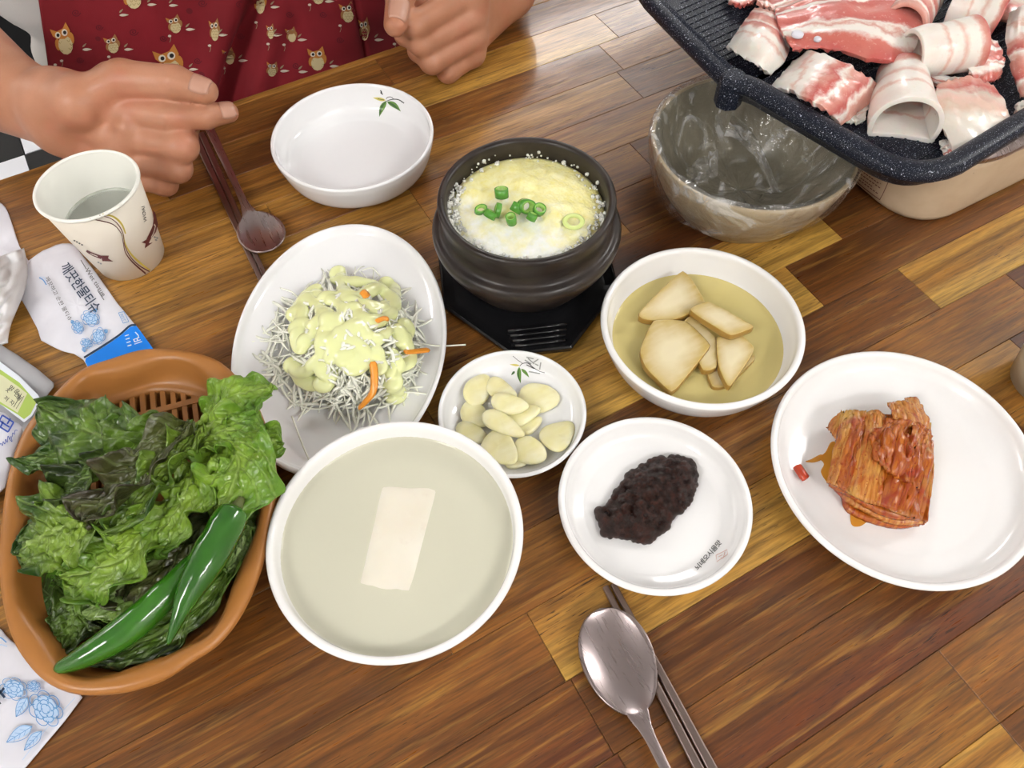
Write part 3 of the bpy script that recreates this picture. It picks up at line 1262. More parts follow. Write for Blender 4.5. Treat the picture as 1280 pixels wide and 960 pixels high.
lg = [(LE, LW1, .043, .027, 0), (LE+A([0, 0, -.008]), LW2, .040, .0235, .012),
      (LW1, LI[0]+back, .026, .0165, .014), (LW1, LM[0]+back, .0255, .0165, .012), (LW2, LR[0]+back, .024, .016, .012), (LW2, LP[0]+back, .022, .0145, .012),
      (LW1, LT[0], .024, .018, .012), (LT[0], LI[0], .017, .014, .012), (LI[0], LP[0], .0150, .0130, .010),
      (LI[0]+A([-.02, .024, -.004]), LP[0]+A([-.02, .022, .006]), .016, .012, .012), (LI[1]+A([.02, .03, 0]), LP[1]+A([.02, .02, .006]), .013, .010, .01)]
v2, q2 = sdf_mesh((.16, .53, -.01), (.52, .94, .125), .00165, hand_sdf(lb, lg, None, None))

SHR, SHL = A([-.075, .93, .385]), A([.315, .93, .385])


def torso(X):
    d = sd_ell(X, (.12, .905, .14), (.172, .112, .33))
    d = smin(d, sd_ell(X, (.12, .93, -.17), (.185, .135, .13)), .05)
    d = smin(d, sd_cap(X, SHR, SHL, .055, .055), .05)
    d = smin(d, sd_cap(X, (.12, .935, .40), (.12, .915, .53), .055, .050), .03)
    h = sd_ell(X, (.12, .895, .625), (.078, .098, .118))
    h = smin(h, sd_ell(X, (.12, .865, .575), (.058, .070, .065)), .02)
    h = smin(h, sd_cap(X, (.12, .800, .625), (.12, .785, .597), .008, .014), .012)
    for s in (-1, 1):
        h = smin(h, sd_ell(X, (.12+s*.079, .90, .61), (.010, .018, .030)), .006)
        h = smin(h, sd_cap(X, (.12+s*.05, .803, .648), (.12+s*.015, .798, .648), .008, .008), .008)
    h = smin(h, sd_cap(X, (.098, .800, .556), (.142, .800, .556), .007, .007), .006)
    d = smin(d, h, .02)
    for sh, el in ((SHR, RE), (SHL, LE)):
        d = smin(d, sd_cap(X, sh, el, .050, .037), .03)
    for s, kx in ((-1, .02), (1, .22)):
        d = smin(d, sd_cap(X, (kx, .92, -.20), (kx+s*.03, .50, -.19), .082, .062), .04)
        d = smin(d, sd_cap(X, (kx+s*.03, .50, -.19), (kx+s*.03, .56, -.64), .058, .040), .02)
        d = smin(d, sd_cap(X, (kx+s*.03, .58, -.70), (kx+s*.03, .42, -.705), .032, .024), .02)
    return d


v3, q3 = sdf_mesh((-.34, .36, -.76), (.54, 1.10, .78), .0085, torso)
nv = [len(v1), len(v1)+len(v2)]
body = build('body', np.vstack([v1, v2, v3]), np.vstack([q1, q2+nv[0], q3+nv[1]]), MT['skin'], person)
sm = body.modifiers.new('smooth', 'SMOOTH'); sm.factor = .5; sm.iterations = 3


def nail(a, b, r0, r1, t0, t1, facing, half=52):
    a, b = A(a), A(b)
    d = b-a; L = np.linalg.norm(d); d = d/L
    f = A(facing, float); f = f-d*(f@d); f /= np.linalg.norm(f)
    s = np.cross(d, f)
    P = np.zeros((9, 9, 3))
    for i, t in enumerate(np.linspace(t0, t1, 9)):
        r = (r0+(r1-r0)*min(t, 1))
        if t > 1: r = r*math.sqrt(max(.05, 1-((t-1)*L/r1)**2))
        for j, w in enumerate(np.linspace(-1, 1, 9)):
            e = 1-.18*(abs(2*(t-t0)/(t1-t0)-1)**3)
            an = math.radians(half)*w*e
            P[i, j] = a+d*t*L+(f*math.cos(an)+s*math.sin(an))*(r*1.0+.00035)
    v, fa, uv = slab(P, .0009)
    return build('fingernail', v, fa, MT['nail'], person, normals=True)


nail(RT_[2], RT_[3], .0125, .0096, .62, 1.22, dir_cam(RT_[3])+A([.1, .25, 1.0]))
nail(RI[2], RI[3], .0100, .0085, .62, 1.25, dir_cam(RI[3])+A([.25, .0, .5]))
nail(LT[2], LT[3], .0125, .0100, .36, 1.05, dir_cam(LT[3])+A([.25, .0, .35]))

# hair cap
v, q = sdf_mesh((.0, .76, .54), (.24, 1.03, .78), .006, lambda X: np.maximum(smin(sd_ell(X, (.12, .905, .640), (.088, .108, .118)), sd_ell(X, (.12, .95, .60), (.08, .07, .10)), .02),
                                                                          np.maximum(.842-X[1]-np.clip((X[2]-.66)*1.2, 0, .08), -9.0)))
build('hair', v, q, MT['hair'], person)


# clothes
def shirt(X):
    d = sd_ell(X, (.106, .908, .14), (.210, .118, .34))
    d = smin(d, sd_ell(X, (.115, .93, -.10), (.198, .135, .12)), .05)
    d = smin(d, sd_cap(X, SHR, SHL, .062, .062), .05)
    for sh, el in ((SHR, RE), (SHL, LE)):
        d = smin(d, sd_cap(X, sh, sh+.62*(el-sh), .064, .056), .03)
    d = d+.0035*np.sin(X[0]*60+X[2]*40)*np.sin(X[2]*55-X[0]*30)
    return np.maximum(d, X[2]-.455)


v, q = sdf_mesh((-.32, .66, -.24), (.52, 1.12, .50), .0075, shirt)
build('shirt', v, q, MT['shirt'], person)


def trousers(X):
    d = sd_ell(X, (.12, .94, -.20), (.195, .140, .11))
    for s, kx in ((-1, .02), (1, .22)):
        d = smin(d, sd_cap(X, (kx, .92, -.20), (kx+s*.03, .50, -.19), .088, .068), .04)
        d = smin(d, sd_cap(X, (kx+s*.03, .50, -.19), (kx+s*.03, .56, -.62), .064, .055), .02)
    return d


v, q = sdf_mesh((-.16, .40, -.70), (.40, 1.12, -.06), .008, trousers)
build('trousers', v, q, MT['trousers'], person)

F1, F2 = None, None


def seg_d(x, z, a, b):
    ax_, az = a; bx, bz = b
    t = ((x-ax_)*(bx-ax_)+(z-az)*(bz-az))/((bx-ax_)**2+(bz-az)**2)
    tc = np.clip(t, 0, 1)
    return np.hypot(x-ax_-tc*(bx-ax_), z-az-tc*(bz-az)), t


def apron_y(x, z):
    x = np.asarray(x, float); z = np.asarray(z, float)
    y = .757+.75*np.clip(np.abs(x-.12)-.02, 0, None)**2+.10*np.clip(z, -.3, .3)
    y = y-.10*np.clip(-.12-z, 0, .2)                   # spreads forward over the lap
    d, t = seg_d(x, z, (.128, .030), (.060, -.065))
    y = y+.030*np.exp(-(d/.0095)**2)*np.clip(t*1.4+.35, 0, 1)-.008*np.exp(-((d-.024)/.014)**2)
    d, t = seg_d(x, z, (.228, .10), (.232, -.12))
    y = y+.006*np.exp(-((x-.230)/.0022)**2)
    y = y+.0035*NZ(x*16, z*9, 1.3)+.002*NZ(x*40, z*22, 4.2)
    return y


zz = np.linspace(-.30, .36, 170)
P = np.zeros((170, 170, 3))
for i, z in enumerate(zz):
    xl = -.041-.36*(.104-max(min(z, .20), -.12))
    xs = np.linspace(xl, .345, 170)
    P[i, :, 0] = xs; P[i, :, 2] = z; P[i, :, 1] = apron_y(xs, z)
v, f, uv = slab(P, .0016)
apron = build('apron', v, f, MT['apron'], person, normals=True)


def on_apron(x, y):
    d = ray(x, y)
    t = (.757-CAM[1])/d[1]
    ts = np.linspace(t-.05, t+.09, 80)
    Q = CAM+ts[:, None]*d
    g = Q[:, 1]-apron_y(Q[:, 0], Q[:, 2])
    k = int(np.argmax(g > 0))
    if k == 0: return CAM+t*d
    a = -g[k-1]/(g[k]-g[k-1])
    return Q[k-1]+a*(Q[k]-Q[k-1])


OM = [MT['owl_orange'], MT['owl_brown'], MT['owl_cream'], MT['owl_scale'], MT['owl_white'], MT['owl_black'], MT['owl_leaf'], MT['owl_leaf_dark']]


def owl(cx, cy, h, wide=1.0, tilt=0.0, orange=True):
    d = Decal(on_apron, .0016)
    ca, sa = math.cos(math.radians(tilt)), math.sin(math.radians(tilt))
    T = lambda x, y: (cx+h*(ca*x*wide+sa*y), cy+h*(sa*x*wide-ca*y))
    el = lambda x, y, rx, ry, mi, up, n=12: d.poly([T(x+rx*math.cos(t), y+ry*math.sin(t)) for t in np.linspace(0, 2*math.pi, n, endpoint=False)], mi, up)
    mo = 0 if orange else 1
    el(.30, -.02, .11, .20, mo, 0); el(-.24, -.14, .10, .19, mo, 0)
    el(.04, -.20, .27, .31, 2, .0002)
    if h > 17:
        for r_ in range(3):
            for c_ in range(3):
                bx = -.13+.16*c_+(.08 if r_ % 2 else 0); by = -.05-.13*r_
                d.stroke([T(bx-.06, by), T(bx, by-.07), T(bx+.06, by)], max(.5, h*.02), 3, 3, .0003)
    d.poly([T(*p) for p in [(-.42, .40), (-.36, .16), (-.22, .04), (.06, .0), (.24, .08), (.32, .22), (.22, .52), (.06, .34), (-.18, .28)]], mo, .0004)
    if not orange: d.poly([T(*p) for p in [(-.42, .40), (-.34, .24), (-.18, .28)]], 0, .0005)
    for ex, ey, er in ((-.17, .16, .105), (.10, .20, .115)):
        el(ex, ey, er, er, 4, .0006, 10); el(ex+.01, ey, er*.58, er*.58, 5, .0008, 8)
    d.poly([T(*p) for p in [(-.07, .10), (.0, .11), (-.03, .02)]], 0, .0008)
    d.build('owl_print', OM, apron)


for a in [(79, 49, 39, .85, -12), (140, 55, 23, 1.05, -8, False), (165, -6, 34, 1.0, -8), (218, 30, 23, 1.05, -8, False), (211, 79, 44, 1.0, -8), (268, 37, 28, .62, 0, False),
          (286, 70, 21, .95, -5, False), (325, 0, 34, .6, 2), (338, 39, 19, .7, 0, False), (364, 43, 19, .95, -4, False), (340, 86, 19, 1.0, 10, False), (396, 73, 30, 1.0, 2),
          (434, 15, 26, .95, -2, False), (455, 36, 29, .62, 0, False), (397, -8, 26, 1.0, 0, False)]:
    owl(*a)
pr = random.Random(5)
for r_ in range(7):
    for c_ in range(7):
        x, y = 60+c_*66+(33 if r_ % 2 else 0)+pr.uniform(-10, 10), -48-r_*58+pr.uniform(-10, 10)
        p = on_apron(x, y)
        if p[2] > .32 or p[0] > .325 or p[0] < -.045+.36*0: continue
        owl(x, y, 38 if (r_+c_) % 3 == 0 else 25, 1.0, pr.uniform(-12, 8), (r_+c_) % 3 == 0)
d = Decal(on_apron, .0016)
for (x, y) in [(109, 61), (161, 61), (190, 5), (238, 36), (242, 86), (279, 43), (304, 75), (344, 8), (347, 43), (378, 49), (356, 88), (379, 89), (412, 1), (418, 82), (474, 49), (155, 18), (217, 6)]:
    d.leaf((x-6, y+1), (x+6, y+.5), 1.9, 6); d.leaf((x-6, y-2), (x-1, y-7), 1.2, 7)
for (x, y) in [(77, 76), (69, 81), (136, 71), (212, 45), (262, 57), (320, 28), (280, 85), (335, 55), (355, 56), (425, 32), (387, 6), (493, 55)]:
    d.ellipse(x, y, 2.2, 1.6, 0, 6, 8); d.stroke([(x+.5, y+1), (x+1.3, y+4), (x, y+8)], .6, 7, 3)
tag(d.build('sprig_print', OM, apron), kind='stuff')
d = Decal(on_apron, .0014)
for (x, y, r) in [(95, 16, 6), (124, 34, 5), (167, 40, 6), (204, 48, 5), (253, 4, 6), (301, 45, 5), (362, 18, 5), (404, 18, 5), (425, 50, 5), (370, 82, 5), (247, 76, 5), (100, 75, 5), (300, 5, 6)]:
    d.stroke([(x+r*(1-t/11)*math.cos(t*1.1), y+.8*r*(1-t/11)*math.sin(t*1.1)) for t in range(11)], 1.0, 0, 3)
tag(d.build('swirl_print', [MT['apron_dark']], apron), kind='stuff')

# black chairs on the far side of the table
for (xa, xb, lab) in ((-.205, .375, 'black padded chair under the person in the red apron'), (.43, .90, 'empty black padded chair next to the person, across the table')):
    ch = empty('chair', ((xa+xb)/2, 1.05, FLOOR), lab, 'chair', 'black chairs across the table')
    bevel(MB().box((xa+.09, .82, -.40), (xb, 1.26, -.315)).build('seat', MT['black_vinyl'], ch, smooth=False), .02, 3)
    bevel(MB().box((xa+.01, 1.17, -.20), (xb-.01, 1.23, .24)).build('backrest', MT['black_vinyl'], ch, smooth=False), .02, 3)
    for lx in (xa+.115, xb-.025):
        MB().tube([(lx, 1.22, -.35), (lx, 1.225, -.20)], .012, 10).build('back_post', MT['black_plastic'], ch)
        for ly in (.85, 1.22):
            MB().tube([(lx, ly, FLOOR), (lx, ly, -.40)], .013, 10).build('leg', MT['black_plastic'], ch)
# ---------------------------------------------------------------- dishes
PI = math.pi


def dish(name, c, r, h, foot, wall, flat, floor_z, m, label, cat='plate', rim=.0035, ax=1.0, ay=1.0, ang=0.0, steep=.5, group=None, z0=0.0):
    """a round dish; returns (object, inner profile)"""
    s = r
    outer = [(0.0, .003), (foot-.004, .003), (foot-.002, 0.0), (foot+.001, 0.0), (foot+.003, .003)]
    fl = catmull([(foot+.003, .003, 0), (foot+(r-foot)*(.45+.2*steep), h*(.34-.12*steep), 0), (r-.0015-(r-foot)*.10*(1-steep), h*.72, 0), (r, h-rim*.5, 0)], 5)[:, :2]
    inner = catmull([(r-rim, h-rim*.35, 0), (r-rim-.0006-(r-flat)*.10*(1-steep), h*.72, 0), (flat+(r-rim-flat)*(.55+.2*steep), floor_z+(h-floor_z)*(.34-.12*steep), 0), (flat, floor_z+.0003, 0)], 6)[:, :2]
    lip = [(r-rim*(.5-.5*math.cos(t)), h-rim*.5+rim*.5*math.sin(t)) for t in np.linspace(.25, PI-.3, 6)]
    prof = outer+[tuple(p) for p in fl[1:]]+lip+[tuple(p) for p in inner[1:]]+[(flat*.5, floor_z), (0.0, floor_z)]
    o = lathe(name, (c[0], c[1], z0), prof, m, None, 112, ax, ay, ang, label, cat, group)
    inn = lip[-1:]+[tuple(p) for p in inner]+[(flat*.5, floor_z), (0.0, floor_z)]
    return o, inn


def liquid(name, c, r, z, m, label, cat, parent=None, ax=1.0, ay=1.0, ang=0.0, depth=.0, kind='stuff'):
    """a filled pool: flat top with a meniscus that climbs the wall"""
    prof = [(r, z+.0017), (r*.993, z+.0008), (r*.975, z+.0002), (r*.93, z), (r*.5, z), (r*.001, z)]
    o = lathe(name, (c[0], c[1], 0), prof, m, parent, 96, ax, ay, ang, label, cat, cap=False)
    return tag(o, kind=kind)


# -- empty white bowl, far side
C_BOWL = (.1382, .5367)
bowl, BI = dish('white_bowl', C_BOWL, .0689, .034, .047, 0, .050, .0065, MT['porcelain'], 'empty deep white dish with a bamboo leaf print inside its far rim', 'bowl', rim=.0032, steep=1.0)
LEAFM = [MT['print_green'], MT['print_leafdark'], MT['print_yellow'], MT['ink_black'], MT['ink_grey']]
d = Decal(on_dish((*C_BOWL, 0), BI))
d.leaf((483, 126), (474, 146), 3.6, 0, .06); d.leaf((483, 126), (474.5, 146), 1.5, 1, .12, .0002)
d.leaf((484, 127), (501, 139.5), 3.6, 0, -.08); d.leaf((484, 127), (500, 139), 1.5, 1, -.05, .0002)
d.leaf((482, 125.5), (466, 122), 2.4, 2); d.stroke([(480, 125), (472, 123.5)], .8, 1, up=.0002)
d.stroke([(482, 127), (487, 125), (493, 124), (499, 125), (505, 129)], [.7, 1.1, 1.3], 3)
d.stroke([(483, 123.5), (484.5, 121.6), (489, 121.3), (492, 124)], .7, 3)
d.stroke([(475.5, 113), (477, 115.5), (476, 116), (478.5, 118)], 1.4, 3)
d.build('leaf_print', LEAFM, bowl)

# -- garlic dish
C_GAR = (.1266, .2387)
gar, GI = dish('side_plate', C_GAR, .0502, .020, .029, 0, .034, .0055, MT['porcelain'], 'small white side plate holding sliced garlic with bamboo leaf print', 'plate', rim=.003, steep=.25)
d = Decal(on_dish((*C_GAR, 0), GI))
d.leaf((649, 458.5), (651, 479.5), 3.0, 0, .05); d.leaf((651.5, 461), (661.5, 472), 2.2, 0, -.05); d.leaf((643.5, 464), (639, 469), 1.6, 1)
d.leaf((649.5, 457), (637, 455.5), 1.5, 2); d.leaf((649, 460), (650.5, 478), 1.0, 1, .1, .0002)
d.stroke([(649.5, 458), (653, 454.5), (660, 454), (666, 459), (674, 464), (681, 466)], [.6, 1.1, .8], 3)
d.stroke([(641, 445), (647, 450), (653, 454)], .6, 3); d.stroke([(658, 456), (664, 459), (668, 461)], 1.0, 3)
for q in [[(658, 446.5), (667, 448.5)], [(660, 448), (668, 455)], [(673, 449), (667, 453)], [(676, 453), (674.5, 462)], [(661, 464.5), (675, 467)], [(656, 450), (664, 455)], [(669, 455), (673, 457)]]:
    d.stroke(q, 1.5, 4, smooth=False)
d.build('leaf_print', LEAFM, gar)

# -- bean paste plate
C_SAM = (.1718, .1366)
sam, SI = dish('sauce_plate', C_SAM, .0605, .022, .036, 0, .043, .006, MT['melamine'], 'round white plate with a mound of dark bean paste', 'plate', rim=.0042, steep=.55)
d = Decal(on_dish((*C_SAM, 0), SI))
rv = A([6.35, -7.3]); rv = rv/np.linalg.norm(rv)
uv_ = A([-rv[1], rv[0]])*-1
gl_ = '뇌녜오시음맛'
for k, ch in enumerate(gl_):
    d.text(ch, A([872.0, 713.5])+rv*(k*7.6+(k*.1)), rv*8.6, A([-.72, -.70])*8.0, 0, bold=.014)
d.stroke([(895, 694), (909, 687), (909.5, 693), (896, 702), (895, 694)], .7, 1, smooth=False)
d.stroke([(898, 696), (903, 693.5)], .7, 1); d.stroke([(901, 697), (904, 697), (906, 690)], .7, 1)
d.build('printed_script', [MT['ink_black'], MT['ink_pale_red'], MT['ink_pale_red'], MT['ink_tan']], sam)

# -- pickled radish bowl
C_RAD = (.2728, .2272)
rad, RDI = dish('white_bowl', C_RAD, .0709, .036, .050, 0, .046, .006, MT['melamine'], 'round white bowl of soy-pickled radish slices in yellow brine', 'bowl', rim=.0048, steep=.62)
# -- soup bowl
C_SOUP = (.0198, .1845)
soup, SPI = dish('soup_bowl', C_SOUP, .0736, .052, .036, 0, .036, .007, MT['melamine'], 'large white bowl of cloudy broth with radish slabs, nearest to the lettuce basket', 'bowl', rim=.0045, steep=.35)
# -- kimchi plate
C_KIM = (.3270, .0810)
kim, KI = dish('kimchi_plate', C_KIM, .0862, .022, .050, 0, .058, .0065, MT['melamine'], 'large round white plate holding a block of red kimchi', 'plate', rim=.0045, ax=1.0, ay=.97, ang=math.radians(30), steep=.45)
# -- oval salad plate
C_OVL = (.0490, .3540)
OA = math.radians(-117)
ovl, OI = dish('oval_plate', C_OVL, .0768, .020, .040, 0, .050, .0055, MT['porcelain'], 'oval white plate of shredded cabbage salad', 'plate', rim=.0028, ax=1.462, ay=1.0, ang=OA, steep=.1)


def on_surf(inner, r):
    rs = np.array([p[0] for p in inner]); zs = np.array([p[1] for p in inner]); o = np.argsort(rs)
    return float(np.interp(r, rs[o], zs[o]))


def wall_r(inner, z):
    P_ = sorted([p for p in inner if p[0] > .02 and p[1] > .0072], key=lambda p: p[1])
    return float(np.interp(z, [p[1] for p in P_], [p[0] for p in P_]))+.0003


# -- soup: broth and two slabs of simmered radish
ZB = .0405
liquid('broth', C_SOUP, wall_r(SPI, ZB+.0012), ZB, MT['broth'], 'cloudy pale broth filling the large soup bowl', 'broth')


def slab_food(name, corners, z, th, label, group, tilt=0.0):
    """corners: four picture points of the top face, clockwise"""
    T = [px(x, y, z) for x, y in corners]
    n = 14
    Pn = np.zeros((n, n, 3))
    for i in range(n):
        for j in range(n):
            u, v = i/(n-1), j/(n-1)
            p = (T[0]*(1-v)+T[1]*v)*(1-u)+(T[3]*(1-v)+T[2]*v)*u
            p = p+A([.0005*NZ(u*5, v*5, 3), .0005*NZ(u*5, v*5, 8), .0003*NZ(u*4, v*4, 5)+tilt*(u-.5)-.0022*max(0, 1-min(u, 1-u, v, 1-v)*9)**2])
            Pn[i, j] = p
    v, f, uv = slab(Pn-A([0, 0, th/2]), th)
    o = build(name, v, f, MT['simmered'], None, Pn.mean((0, 1)), uv=uv, normals=True)
    bevel(o, .0012, 3)
    return tag(o, label, 'radish', group)


slab_food('radish_slab', [(479, 602), (547, 606), (509, 746), (448, 736)], ZB+.0008, .010, 'pale rectangular radish slab breaking the broth surface', 'radish in the soup', 0.0)
slab_food('radish_slab', [(512, 600), (552, 604), (552, 756), (490, 757)], ZB-.0028, .010, 'radish slab sunk just under the broth beside the taller slab', 'radish in the soup')

# -- garlic slices
GSL = [  # centre, half length, half width (picture), angle, height above plate, tilt
    (597, 488, 21, 15.5, -55, .012, (-.15, .15)), (625, 486, 22, 11, 28, .013, (.1, -.1)), (672, 498, 26, 18, -5, .0095, (.05, .05)), (593, 518, 20, 14, 20, .010, (0, .1)),
    (635, 505, 24, 11.5, 10, .0185, (.15, .0)), (650, 520, 26, 12, -22, .0125, (.0, .0)), (627, 529, 27, 12.5, 22, .0185, (-.05, .1)), (588, 541, 20, 13, 18, .0098, (0, 0)),
    (624, 559, 26, 19, 40, .0145, (.05, .0)), (661, 563, 22, 16, 28, .0135, (.1, .05)), (697, 545, 25, 19, -45, .012, (-.1, -.2)), (642, 577, 14, 9, 10, .009, (0, 0)), (662, 533, 16, 9, -30, .009, (0, 0))]
GLAB = ['garlic slice upright at the left edge of the garlic heap', 'garlic slice at the far edge of the heap under the leaf print', 'broad garlic slice lying flat on the right of the heap', 'garlic slice tucked under the left of the heap',
        'small garlic slice on top of the heap, in its middle', 'long garlic slice half buried in the middle of the heap', 'pointed garlic slice lying across the middle of the heap', 'garlic slice nearest to the soup bowl rim',
        'large garlic slice at the near end of the heap', 'garlic slice at the near right of the heap', 'lone garlic slice lying apart on the right side of the small plate', 'garlic piece almost hidden under the near slices', 'garlic piece peeking out in the gap at the heap centre']
for k, (cx, cy, hl, hw, an, z, tl) in enumerate(GSL):
    c = px(cx, cy, z)
    a = math.radians(an)
    ex = px(cx+math.cos(a), cy+math.sin(a), z)-c; ey = px(cx-math.sin(a), cy+math.cos(a), z)-c
    n = 28
    th = np.linspace(0, 2*PI, n, endpoint=False)
    rr = np.random.RandomState(k+5)
    sh = 1+.05*np.sin(2*th+rr.rand()*6)+.035*np.sin(3*th+rr.rand()*6)
    X = hl*np.cos(th)*sh*(1+.10*np.cos(th)); Y = hw*np.sin(th)*sh*(1-.22*np.cos(th))
    loops = []
    t = .0042
    for s, zo in ((.0, -1), (.55, -1), (.90, -.92), (1.0, -.35), (1.0, .35), (.90, .9), (.55, 1.0), (.0, 1.02)):
        L = np.array([c+ex*x*s+ey*y*s for x, y in zip(X, Y)])
        L[:, 2] = z+zo*t/2+tl[0]*(L[:, 0]-c[0])*1.2+tl[1]*(L[:, 1]-c[1])*1.2+.0006*NZ(L[:, 0]*160, L[:, 1]*160, k)
        loops.append(L)
    v, f = loops_mesh(loops)
    o = build('garlic_slice', v, f, MT['garlic'], None, c, normals=True)
    tag(o, GLAB[k], 'garlic', 'sliced garlic on the small plate')

# -- pickled radish pieces and brine
liquid('brine', C_RAD, wall_r(RDI, .0150+.0012), .0150, MT['brine'], 'thin yellow soy brine around the pickled radish', 'brine')
RSL = [([(852, 344), (882, 381), (866, 392), (838, 402), (805, 402), (798, 394)], .0235, .006, 'thick triangular radish wedge at the far side of the bowl', .0),
       ([(885, 380), (940, 407), (939, 412), (914, 423), (901, 418), (861, 392)], .0295, .006, 'radish piece with dark peel lying on top of the others', .0),
       ([(816, 404), (856, 404), (887, 433), (880, 446), (846, 488), (836, 492), (806, 462), (799, 440)], .0225, .006, 'largest pale radish slice at the near left of the bowl', .0),
       ([(862, 398), (880, 410), (895, 428), (895, 462), (878, 466), (866, 440), (852, 408)], .0205, .006, 'radish slice standing half covered in the middle of the bowl', .0),
       ([(895, 424), (926, 422), (941, 436), (938, 448), (912, 486), (905, 480), (897, 460)], .0225, .006, 'narrow tapering radish slice at the near right of the bowl', .0),
       ([(884, 462), (940, 446), (942, 452), (910, 484), (890, 486)], .0160, .005, 'sunken radish slice beneath the tapering one', .0)]
for k, (out, z, th, lab, tlt) in enumerate(RSL):
    W = np.array([px(x, y, z) for x, y in out])
    W = resample(catmull(list(W), 6, True), 44, True)
    # keep the corners fairly crisp
    W0 = resample(np.array([px(x, y, z) for x, y in out]), 44, True)
    W = .5*W+.5*W0
    c = W.mean(0)
    loops, uvs = [], []
    for s, zo, uu, vv in ((0, -.5, 0, 0), (.95, -.5, .9, 0), (.99, -.45, 1, 1), (1.0, -.3, 1, 1), (1.0, .3, 1, 1), (.992, .46, 1, 1), (.972, .5, 1, 0), (.9, .5, .85, 0), (.7, .5, .6, 0), (.35, .51, .3, 0), (0, .52, 0, 0)):
        L = c+(W-c)*s
        L[:, 2] = z+zo*th+.0005*NZ(L[:, 0]*60+k, L[:, 1]*60, k)
        if k == 1: L[:, 2] += -.10*(L[:, 0]-c[0])
        if k == 0: L[:, 2] += .12*(L[:, 1]-c[1])
        loops.append(L); uvs += [(uu, vv)]*len(L)
    v, f = loops_mesh(loops)
    o = build('pickled_radish', v, f, MT['radish'], None, c, uv=uvs, normals=True)
    tag(o, lab, 'radish', 'pickled radish slices')

# -- bean paste
rr = np.random.RandomState(4)
outl = [(745, 640), (757, 634), (764, 622), (778, 605), (785, 592), (806, 580), (815, 573), (838, 571), (846, 568), (866, 574), (874, 590), (871, 610), (865, 625), (855, 637), (842, 645), (833, 660), (817, 675), (800, 681), (786, 673), (752, 670), (750, 655)]
from mathutils.geometry import intersect_point_tri_2d
OP = np.array([px(x, y, .010)[:2] for x, y in outl])


def inside(p, poly):
    c = False
    n = len(poly)
    for i in range(n):
        a, b = poly[i], poly[(i+1) % n]
        if (a[1] > p[1]) != (b[1] > p[1]) and p[0] < (b[0]-a[0])*(p[1]-a[1])/(b[1]-a[1])+a[0]:
            c = not c
    return c


def edge_dist(p, poly):
    m = 9
    for i in range(len(poly)):
        a, b = poly[i], poly[(i+1) % len(poly)]
        t = np.clip(np.dot(p-a, b-a)/np.dot(b-a, b-a), 0, 1)
        m = min(m, np.linalg.norm(p-a-t*(b-a)))
    return m


balls = []
lo, hi = OP.min(0), OP.max(0)
while len(balls) < 760:
    p = lo+(hi-lo)*rr.rand(2)
    if not inside(p, OP): continue
    e = edge_dist(p, OP)
    r = .0011+.0016*rr.rand()**1.5
    if e < r*.5: continue
    h = .0065+.0125*(1-math.exp(-e/.007))
    balls.append((p[0], p[1], h-r*.4+.0012*rr.randn(), r))
    if rr.rand() < .5: balls.append((p[0], p[1], max(.0085, h-.0035), .0040 if e > .005 else .0022))
for p in resample(np.column_stack([OP, OP[:, 0]*0]), 52, True): q = p[:2]+(OP.mean(0)-p[:2])*(.05+.05*rr.rand()); balls.append((q[0], q[1], .0090+.001*rr.rand(), .0020+.0016*rr.rand()))
balls = [(a, b, max(c, .0068+r*.5), r) for a, b, c, r in balls]


def balls_mesh(balls, vox, k, pad=.004):
    B = np.array(balls)
    lo = (B[:, :3]-B[:, 3:4]).min(0)-pad; hi = (B[:, :3]+B[:, 3:4]).max(0)+pad
    n = np.ceil((hi-lo)/vox).astype(int)+1
    D = np.full(n, 1.0, np.float32)
    ax = [lo[i]+vox*np.arange(n[i]) for i in range(3)]
    for x, y, z, r in balls:
        R = r+k*1.5+vox*2
        sl = tuple(slice(max(0, int((q-R-lo[i])/vox)), min(n[i], int((q+R-lo[i])/vox)+2)) for i, q in enumerate((x, y, z)))
        X, Y, Z = np.meshgrid(ax[0][sl[0]], ax[1][sl[1]], ax[2][sl[2]], indexing='ij', sparse=True)
        q = np.sqrt((X-x)**2+(Y-y)**2+(Z-z)**2)-r
        D[sl] = smin(D[sl], q.astype(np.float32), k)
    g = vdb.FloatGrid(background=1.0); g.copyFromArray(D)
    p, q = g.convertToQuads(0.0)
    return p*vox+lo, q


v, f = balls_mesh(balls, .0006, .0007)
paste = build('bean_paste', v, f, MT['paste'], None, px(810, 625, .006))
tag(paste, 'lumpy dark brown bean paste mound on the round white plate', 'paste')

# ---------------------------------------------------------------- cabbage salad
rr = np.random.RandomState(11)
SAL_C = px(437, 425, .012)[:2]
eX = px(437+1, 425, .02)-px(437, 425, .02); eY = px(437, 426, .02)-px(437, 425, .02)


def sal_h(x, y):
    """height of the heap above the plate at picture position x, y"""
    a = ((x-437)/92.0)**2+((y-428)/84.0)**2
    return .0065+.034*np.clip(1-a, 0, 1)**.75


def strand(cx, cy, ang, L, bend, w, lift, n=9, seed=0):
    pts = []
    r = np.random.RandomState(seed)
    ph = r.rand()*6
    for t in np.linspace(-.5, .5, n):
        x = cx+L*t*math.cos(ang)-bend*(t*t-.08)*math.sin(ang); y = cy+L*t*math.sin(ang)+bend*(t*t-.08)*math.cos(ang)
        h = sal_h(x, y)+lift+.0028*math.sin(ph+t*7)
        pts.append(px(x, y, max(h, .0085)))
    return pts


